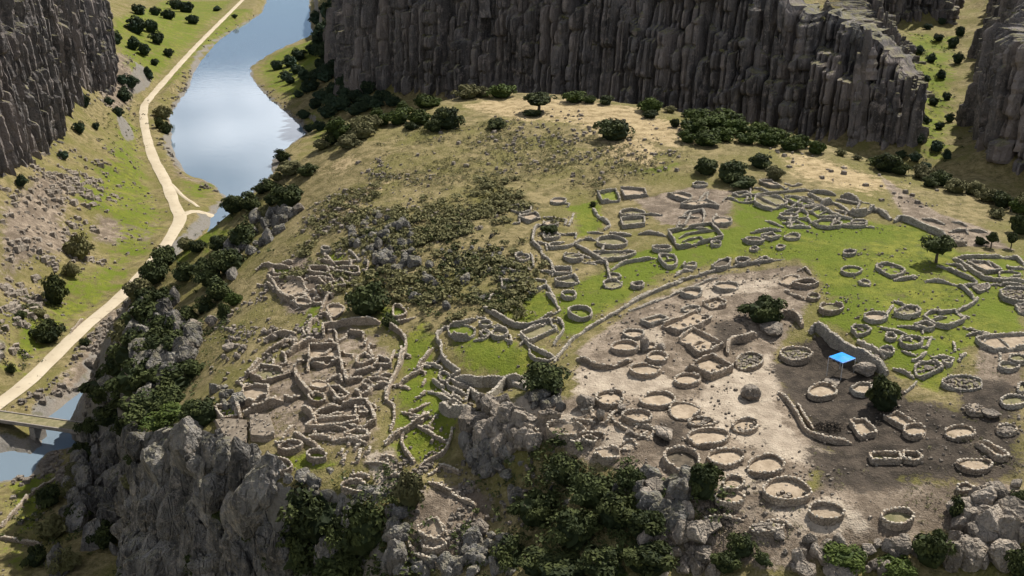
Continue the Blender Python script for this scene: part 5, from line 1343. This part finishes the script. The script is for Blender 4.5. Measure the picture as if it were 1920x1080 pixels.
# bushes along the crest
jit = random.Random(3)
for a in [(620,250,44,34),(645,232,44,34),(672,246,40,30),(700,232,44,32),(652,266,40,26),(722,212,40,30),(747,220,34,24),(765,204,38,26),(690,214,36,26),(600,268,40,26),(668,222,36,26),
          (790,192,34,22),(820,184,36,22),(848,178,34,22),(872,172,40,24),(905,172,38,22),(938,172,36,20),(1075,182,34,18),(1105,186,32,18),(1130,188,34,20),(1162,192,36,20),(1192,196,34,20),(1228,199,36,20),(1260,204,34,20),(1290,212,36,20),(770,235,30,20),(790,222,30,20)]:
    if a[0] > 780 and jit.random() < .3: continue
    k = jit.uniform(.8, 1.5)
    plant(a[0] + jit.uniform(-8, 8), a[1], a[2] * k, a[3] * k, mat=jit.choice(['leaf_bright', 'leaf_bright', 'leaf', 'leaf_grey']), maxd=262)
for a in [(1640,302,34,24),(1665,306,40,30),(1692,316,44,34),(1722,322,44,34),(1758,328,40,30),(1788,346,46,34),(1820,354,46,34),(1850,366,44,34),(1880,376,44,34),(1908,384,44,36),(1914,356,40,40),(1575,286,26,20),(1605,294,26,18),(1740,340,34,24),(1865,350,36,28)]:
    k = jit.uniform(.75, 1.4)
    plant(a[0] + jit.uniform(-6, 6), a[1], a[2] * k, a[3] * k, mat=jit.choice(['leaf_bright', 'leaf', 'leaf_grey']), maxd=240)
# left shoulder
for a in [(540,365,72,54),(470,378,50,38),(440,375,48,36),(455,440,62,50),(432,488,70,56),(395,515,60,50),(412,545,56,40),(422,582,34,46),(312,458,58,40),(350,448,40,30),(290,508,64,60),(262,540,60,60),(300,560,64,54),(268,600,84,80),(330,605,60,50),(252,655,84,80),
          (332,642,84,60),(258,705,96,80),(205,722,96,66),(332,712,88,60),(282,762,104,60),(380,772,84,60),(215,775,80,50),(158,842,52,50),(142,880,52,42),(128,915,44,40),(370,460,40,30),(490,352,40,26),(510,372,40,30),(575,320,40,26),(170,800,44,40),(240,800,60,44),
          (100,985,60,60),(70,1040,50,50),(120,1050,60,60),(250,900,50,40),(330,880,44,30),(300,960,50,50),(420,960,46,40),(470,1000,50,50),(200,1000,60,60),(380,1050,60,50),(560,1010,90,90),(630,985,100,90),(150,960,50,50),(260,860,50,36),(90,930,50,44),(350,930,50,50),(450,930,44,44),(270,1040,60,60),(520,1050,70,60),(285,585,70,56),(310,625,64,50),(240,620,60,60),(290,660,76,60),(225,680,70,60),(300,700,80,56),(245,745,80,56),(320,745,70,50),(360,690,50,40),(350,590,50,40),(385,570,44,36),(380,500,54,44),(345,510,50,40),(300,610,60,50),(275,560,60,50),(410,455,44,34),(500,395,40,30)]:
    plant(*a, maxd=215)
for a in [(340,640,60,40),(300,790,70,40),(440,560,40,30),(240,740,60,40),(330,770,60,36),(190,740,50,36)]:
    plant(*a, mat='leaf_bright', maxd=215)
# the valley
for a in [(148,462,52,62),(105,540,56,78),(92,622,52,48),(135,505,30,36),(306,212,30,26),(312,240,26,28),(300,232,20,24),(40,590,24,20),(160,640,26,22),(22,690,24,24),(185,700,24,20),(75,585,30,22),(530,292,36,28),(545,316,52,30),(505,346,44,26),(520,330,30,22)]:
    plant(*a, maxd=None)
for a in [(262,18,32,26),(292,20,28,24),(316,28,26,22),(256,50,42,34),(284,48,30,36),(296,72,30,28),(250,82,32,30),(272,92,28,26),(350,14,32,26),(362,36,28,22),(406,16,22,12),(330,10,24,20),(246,154,34,28),(232,180,30,28),(222,208,26,28),(178,150,22,26),(280,140,22,24),(290,116,22,18),
          (316,98,24,22),(218,72,26,30),(196,104,20,22),(190,36,20,28),(176,52,20,26),(172,96,22,30),(150,240,22,24),(160,190,20,26),(120,290,26,20),(40,340,26,24),(180,235,18,20),(205,190,20,18),(230,150,22,20),(440,30,14,10)]:
    plant(*a, mat='leaf_far', maxd=None)
for a in [(520,122,30,24),(545,116,30,24),(560,104,28,22),(535,142,28,22),(588,92,32,28),(572,140,34,26),(556,130,28,22),(600,118,32,28),(585,160,34,28),(606,60,44,40),(618,20,50,44),(640,40,50,44),(625,86,44,40),(645,80,46,42),(610,140,40,34),(632,124,44,38),(650,118,42,38),(605,180,40,30),(630,165,42,34),(655,155,44,36),(640,195,40,30),(668,180,42,32),(615,210,36,28),(590,195,30,24),(665,205,40,28),
          (595,35,30,30),(660,60,40,40),(662,20,40,40),(570,215,26,20),(580,240,24,18),(600,235,30,24),(690,190,36,26),(690,165,36,30),(715,180,34,26),(735,190,32,24),(598,75,34,30),(612,100,36,32),(640,140,40,34),(620,50,40,36),(650,175,40,32),(590,140,30,26),(575,165,28,22),(625,190,36,28),(680,200,36,26),(705,195,34,24),(640,20,44,40),(655,95,40,36),(545,150,24,18),(560,175,26,20)]:
    plant(*a, mat='leaf_far', maxd=None)
# the gully between the far cliffs
for a in [(1720,95,26,20),(1700,120,24,20),(1745,110,22,18),(1760,70,22,18),(1690,80,20,16),(1730,150,26,20),(1712,180,24,20),(1765,140,24,20),(1785,80,24,26),(1795,110,22,24),(1750,190,24,20),(1775,180,22,22),(1735,225,26,22),(1760,235,24,20),(1780,220,22,24),(1720,260,24,20),(1755,275,26,22),(1775,290,24,22),(1715,295,24,20),(1690,290,20,18),(1735,310,26,20),(1800,60,20,20),(1765,40,18,14),(1740,50,18,14)]:
    plant(*a, mat='leaf_far', maxd=None)

def scrub(name, label, polys, n, size, mat, leaves=16, seed=1, pts=None):
    c = scatter_pts(polys, n) if pts is None else pts
    m = len(c)
    g = np.random.default_rng(seed)
    protos = []
    for k in range(6):
        cc = np.column_stack([g.normal(0, .38, 5), g.normal(0, .38, 5), g.uniform(.15, .45, 5)])
        protos.append(leaf_cloud(cc, g.uniform(.22, .42, 5), leaves, .21, seed + k, .9))
    V = []; T = []
    pick = g.integers(0, 6, m); s = size[0] + (size[1] - size[0]) * g.random(m) ** 1.8; r = g.uniform(0, 6.28, m)
    for k in range(6):
        sel = np.where(pick == k)[0]
        v, f, t = protos[k]
        cs, sn = np.cos(r[sel])[:, None], np.sin(r[sel])[:, None]
        X = (v[None, :, 0] * cs - v[None, :, 1] * sn) * s[sel][:, None] + c[sel, 0][:, None]
        Y = (v[None, :, 0] * sn + v[None, :, 1] * cs) * s[sel][:, None] + c[sel, 1][:, None]
        Z = v[None, :, 2] * s[sel][:, None] + c[sel, 2][:, None]
        V.append(np.stack([X, Y, Z], -1).reshape(-1, 3)); T.append(np.clip(np.tile(t, len(sel)) * .7 + np.repeat(g.random(len(sel)), len(t)) * .4, 0, 1))
    V = np.concatenate(V); T = np.concatenate(T)
    me = with_tone(mesh_from(name, V, np.arange(len(V)).reshape(-1, 4), mat), T)
    tag(obj(name, me), label, kind='stuff')
scrub('scrub', 'grey green scrub covering the middle slope of the hill', [[(620,420),(700,370),(860,380),(960,440),(940,560),(860,600),(740,570),(640,480)],[(790,350),(960,340),(1000,420),(950,460),(860,390)]], 1350, (.35, 1.7), 'leaf_grey', 44, 41)
scrub('dark_scrub', 'dark bushy scrub between the rocks of the middle slope', [[(660,440),(780,420),(930,440),(930,540),(850,590),(750,560)]], 380, (.4, 1.3), 'leaf', 40, 45)
scrub('upland_scrub', 'low olive tussocks dotting the upper hill', [[(700,330),(800,240),(960,235),(1250,290),(1290,335),(1000,350),(760,380)],[(560,460),(640,350),(720,350),(640,440)]], 3600, (.22, .8), 'leaf_grey', 18, 51)
scrub('shade_scrub', 'dark green undergrowth on the rocky slopes below the ruins', [[(230,600),(330,560),(430,560),(400,700),(300,800),(220,780)],[(940,880),(1180,880),(1260,960),(1200,1075),(960,1075)],[(540,920),(720,950),(720,1075),(560,1075)],[(400,540),(470,420),(540,380),(480,480)],[(60,950),(130,880),(140,1075),(60,1075)]], 1600, (.5, 1.4), 'leaf', 16, 61)
scrub('valley_scrub', 'scattered small bushes on the valley slopes', [[(180,210),(240,120),(280,190),(250,280),(190,280)],[(320,200),(380,110),(480,30),(330,190)],[(0,600),(80,560),(120,640),(30,710)],[(590,70),(670,40),(690,190),(600,240),(560,180)],[(1690,60),(1790,60),(1780,310),(1710,310)],[(330,420),(440,400),(340,500)],[(1480,3),(1600,8),(1640,70),(1560,50)]], 900, (.6, 1.7), 'leaf', 18, 71)
stones('meadow_stones', 'stray stones dotted over the valley meadow', [[(180,300),(260,220),(300,400),(280,470),(150,600),(40,680),(20,600),(200,470)],[(330,420),(440,410),(340,490)],[(0,920),(100,890),(60,1060),(0,1060)],[(280,180),(420,30),(330,160)]], 500, (.25, 1.1), 'boulder', 3)
scrub('turf_tufts', 'tufts of taller green grass in the turf', [[(1250,520),(1500,430),(1700,420),(1800,480),(1830,560),(1760,700),(1560,600),(1380,480)],[(1070,640),(1250,500),(1050,540)],[(840,640),(960,640),(1020,690),(880,700)],[(740,640),(820,620),(860,830),(760,850)],[(920,565),(1030,550),(1040,590),(950,600)],[(1830,660),(1915,660),(1915,760),(1760,740)]], 1700, (.12, .34), 'leaf_bright', 8, 81)
scrub('dry_tufts', 'dry weeds along the edges of the dug ground', [[(420,640),(540,560),(600,600),(480,720)],[(660,860),(760,840),(800,940),(720,920)],[(1600,880),(1900,880),(1900,960),(1700,1000)],[(1280,960),(1460,980),(1460,1060),(1340,1060)],[(1700,380),(1880,430),(1760,430)]], 900, (.15, .5), 'leaf_grey', 10, 91)

for sd, nm, lb, cnt in ((201, 'cliff_plants_back', 'bushy plants clinging to ledges of the back cliff', 260), (301, 'cliff_plants_right', 'bushy plants clinging to ledges of the right cliff', 90), (401, 'cliff_plants_left', 'bushy plants clinging to ledges of the left cliff', 260)):
    L = LEDGES[sd]
    if len(L):
        scrub(nm, lb, None, 0, (.8, 2.4), 'leaf_grey', 26, sd, L[nr.integers(0, len(L), cnt)])
L = np.concatenate([LEDGES[501], LEDGES[551]])
scrub('crag_plants', 'small dark plants rooted in cracks of the front cliff', None, 0, (.4, 1.3), 'leaf', 26, 77, L[nr.integers(0, len(L), 220)])
# ------------------------------------------------------------------ made things
def box_geo(lo, hi):
    lo = np.array(lo, float); hi = np.array(hi, float)
    v = np.array([(x, y, z) for z in (lo[2], hi[2]) for x, y in ((lo[0], lo[1]), (hi[0], lo[1]), (hi[0], hi[1]), (lo[0], hi[1]))])
    return v, np.array([(3,2,1,0),(4,5,6,7),(0,1,5,4),(1,2,6,5),(2,3,7,6),(3,0,4,7)])

# blue canopy over the dig
def canopy():
    m, nt, b = new_mat('blue_tarpaulin')
    n1 = noise(nt, geo_pos(nt), 3.0, 3)
    nt.links.new(mixc(nt, n1, (0.010, 0.20, 0.66), (0.03, 0.30, 0.86)), b.inputs['Base Color'])
    b.inputs['Roughness'].default_value = .55
    M['tarp'] = m
    m, nt, b = new_mat('white_tube'); b.inputs['Base Color'].default_value = (.6, .6, .6, 1); M['tube'] = m
    hgt = 2.1
    px = fpx('3', [(165,520),(280,480),(405,535),(290,577)])
    base = cast([1583], [697])[0]
    top = at_z(np.array([q[0] for q in px]), np.array([q[1] for q in px]), base[2] + hgt)
    c = top[:, :2].mean(0); z = base[2]
    e = bpy.data.objects.new('canopy', None); COL.objects.link(e); e.location = (c[0], c[1], z)
    k = 8; V = []
    for i in range(k + 1):
        for j in range(k + 1):
            u, v = i / k, j / k
            p = (top[0] * (1 - u) + top[1] * u) * (1 - v) + (top[3] * (1 - u) + top[2] * u) * v
            peak = .22 * (1 - max(abs(u - .5), abs(v - .5)) * 2)
            sag = -.07 * math.sin(u * math.pi * 2) ** 2 * math.sin(v * math.pi * 2) ** 2
            V.append((p[0] - c[0], p[1] - c[1], p[2] - z + peak + sag))
    obj('roof', mesh_from('roof', V, grid_faces(k + 1, k + 1), 'tarp', True), e)
    Vv = []; Fv = []
    for a in range(4):
        p, q = top[a], top[(a + 1) % 4]
        n0 = len(Vv)
        for t in np.linspace(0, 1, 9):
            r = p + (q - p) * t
            Vv += [(r[0] - c[0], r[1] - c[1], r[2] - z), (r[0] - c[0], r[1] - c[1], r[2] - z - .14 - .04 * math.sin(t * 19))]
        Fv += [[n0 + 2 * i, n0 + 2 * i + 2, n0 + 2 * i + 3, n0 + 2 * i + 1] for i in range(8)]
    obj('valance', mesh_from('valance', Vv, np.array(Fv), 'tarp'), e)
    for p in top:
        gx, gy = p[:2]; gz = float(H(gx, gy))
        v, f = tube([(gx - c[0], gy - c[1], gz - z - .1), (gx - c[0], gy - c[1], hgt)], .03, .03)
        obj('leg', mesh_from('leg', v, f, 'tube'), e)
    fr = []
    for a in range(4):
        p, q = top[a] - (c[0], c[1], z), top[(a + 1) % 4] - (c[0], c[1], z)
        fr.append(tube([p - (0, 0, .03), q - (0, 0, .03)], .022, .022))
    off = 0; VV = []; FF = []
    for v, f in fr: VV.append(v); FF.append(f + off); off += len(v)
    obj('frame', mesh_from('frame', np.concatenate(VV), np.concatenate(FF), 'tube'), e)
    tag(e, 'bright blue pop-up canopy standing over the dark excavated soil', 'canopy')
canopy()

# bridge over the stream
def bridge():
    a = at_z(-25, 776, 4.2); b = at_z(162, 803, 4.2)
    d = (b - a); L = float(np.linalg.norm(d[:2])); ang = math.atan2(d[1], d[0])
    e = bpy.data.objects.new('bridge', None); COL.objects.link(e); e.location = tuple(a); e.rotation_euler = (0, 0, ang)
    def part(name, lo, hi, mat='concrete'):
        v, f = box_geo(lo, hi); return obj(name, mesh_from(name, v, f, mat), e)
    part('deck', (0, -1.6, -.35), (L, 1.6, 0))
    part('deck_surface', (0.02, -1.42, 0.004), (L - .02, 1.42, .05), 'floor_olive')
    part('kerb', (0, -1.72, -.42), (L, -1.45, .2)); part('kerb', (0, 1.45, -.42), (L, 1.72, .2))
    part('girder', (0, -1.3, -.8), (L, -.9, -.355)); part('girder', (0, .9, -.8), (L, 1.3, -.355))
    for t in (.04, .5, .965):
        part('pier', (L * t - .6, -1.5, -6.2), (L * t + .6, 1.5, -.805))
    tag(e, 'narrow grey bridge carrying the track over the stream', 'bridge')
bridge()

# charred brush heaps
def brush(cx, cy, w, h, label, seed):
    g = np.random.default_rng(seed)
    q = cast([cx], [cy])[0]; s = px_size(q) * w / 2
    V = []; F = []; o = 0
    for k in range(90):
        a = g.uniform(0, 6.28); r = s * math.sqrt(g.random()); c = np.array([math.cos(a) * r, math.sin(a) * r * .8, 0]); c[2] = float(H(q[0] + c[0], q[1] + c[1])) - q[2] + g.uniform(.05, .5) * (1.2 - r / s)
        d = g.standard_normal(3) * (1, 1, .35); d /= np.linalg.norm(d); l = g.uniform(.4, 1.3)
        v, f = tube([c - d * l / 2, c + g.normal(0, .06, 3), c + d * l / 2], .05, .015, 4)
        V.append(v); F.append(f + o); o += len(v)
    me = mesh_from('brush_heap', np.concatenate(V), np.concatenate(F), 'brush')
    tag(obj('brush_heap', me, None, tuple(q)), label, 'brush heap')
brush(1557, 803, 56, 40, 'tangled heap of dark cut brush inside the curved dig wall', 5)
brush(1347, 975, 70, 24, 'flat heap of blackened brush below the lower rings', 6)

# ------------------------------------------------------------------ labels that single each thing out
LANDMARKS = [('blue canopy', 1583, 672), ('bush beside the grey boulder', 1432, 580), ('tree on the lawn', 1755, 475), ('dark bush under the canopy', 1655, 735),
             ('walled green oval', 930, 655), ('bush under the green oval', 1025, 705), ('tree clump on the upper slope', 1385, 318), ('round bush among the west ruins', 690, 560),
             ('twin earth platforms', 472, 800), ('middle crag', 980, 815), ('bush beside the paired rings', 1315, 895), ('green walled plot in the gully', 795, 815), ('square earthen building', 1330, 690),
             ('upright tree by the cliff edge', 770, 915), ('hilltop tree', 1010, 196), ('tall pale boulder', 1780, 1035), ('lone bush on the crest', 1152, 243)]
FAR_MARKS = [('blue canopy', 1583, 672), ('tree on the lawn', 1755, 475), ('hilltop tree', 1010, 196), ('tree clump on the upper slope', 1385, 318), ('bridge', 85, 790), ('road fork', 340, 405), ('road bend', 272, 215), ('river inlet', 570, 250), ('left cliff', 80, 180),
             ('scrubby gully', 1745, 180), ('front cliff', 400, 930), ('tree in the valley meadow', 105, 540), ('middle crag', 980, 815), ('grassy river spit', 540, 105), ('twin earth platforms', 472, 800), ('walled green oval', 930, 655), ('bush beside the paired rings', 1315, 895), ('tall pale boulder', 1780, 1035), ('round bush among the west ruins', 690, 560), ('leftmost crest', 640, 285), ('valley top', 330, 20)]
ORD = ['closest', 'second closest', 'third closest', 'fourth closest', 'fifth closest', 'sixth closest', 'seventh closest', 'eighth closest', 'ninth closest', 'tenth closest', 'eleventh closest', 'twelfth closest', 'thirteenth closest', 'fourteenth closest'] + [w + ' closest' for w in ('fifteenth', 'sixteenth', 'seventeenth', 'eighteenth', 'nineteenth', 'twentieth', 'twenty-first', 'twenty-second', 'twenty-third', 'twenty-fourth', 'twenty-fifth', 'twenty-sixth')]
def label_all(items, marks, word_of, cat_of, group_of):
    bins = {}
    for it in items:
        x, y = it['pos']
        nm, mx, my = min(marks, key=lambda m: math.hypot(x - m[1], (y - m[2]) * 1.5))
        dx, dy = x - mx, (y - my) * 1.5
        side = ('right of' if dx > 0 else 'left of') if abs(dx) > abs(dy) else ('below' if dy > 0 else 'above')
        bins.setdefault((nm, side, it['word']), []).append((math.hypot(dx, dy), it))
    for (nm, side, w), L in bins.items():
        L.sort(key=lambda t: t[0])
        for i, (d, it) in enumerate(L):
            o = it['obj']
            o['label'] = '%s, %s %s %s the %s' % (it['desc'], ORD[min(i, 25)], w, side, nm)
            o['category'] = cat_of(it); o['group'] = group_of(it); o['kind'] = 'thing'
GROUPS = {'ring': 'round stone rings', 'enclosure': 'walled enclosures', 'wall': 'ruined walls', 'platform': 'earth platforms', 'remnant': 'wall remnants'}
label_all([dict(obj=o, word=w, desc=d, pos=p) for o, w, d, p in RUINS], LANDMARKS, None, lambda i: {'ring': 'stone ring', 'enclosure': 'enclosure', 'wall': 'wall', 'platform': 'platform', 'remnant': 'wall remnant'}[i['word']], lambda i: GROUPS[i['word']])
TONE = {'leaf': 'dark olive', 'leaf_bright': 'bright green', 'leaf_far': 'deep green', 'leaf_grey': 'grey green'}
label_all([dict(obj=o, word=k, desc='%s %s %s' % ('small' if w < 34 else 'broad' if w > 75 else 'rounded', TONE[m], k), pos=p) for o, k, d, p, w, m in PLANTS], FAR_MARKS, None, lambda i: i['word'], lambda i: 'bushes and trees' )
label_all([dict(obj=o, word='boulder', desc=d, pos=p) for o, d, p in BOULDERS], LANDMARKS + [FAR_MARKS[11]], None, lambda i: 'boulder', lambda i: 'boulders')
for o, d, p in OUTCROPS:
    tag(o, d, 'rock outcrop', 'rock outcrops')
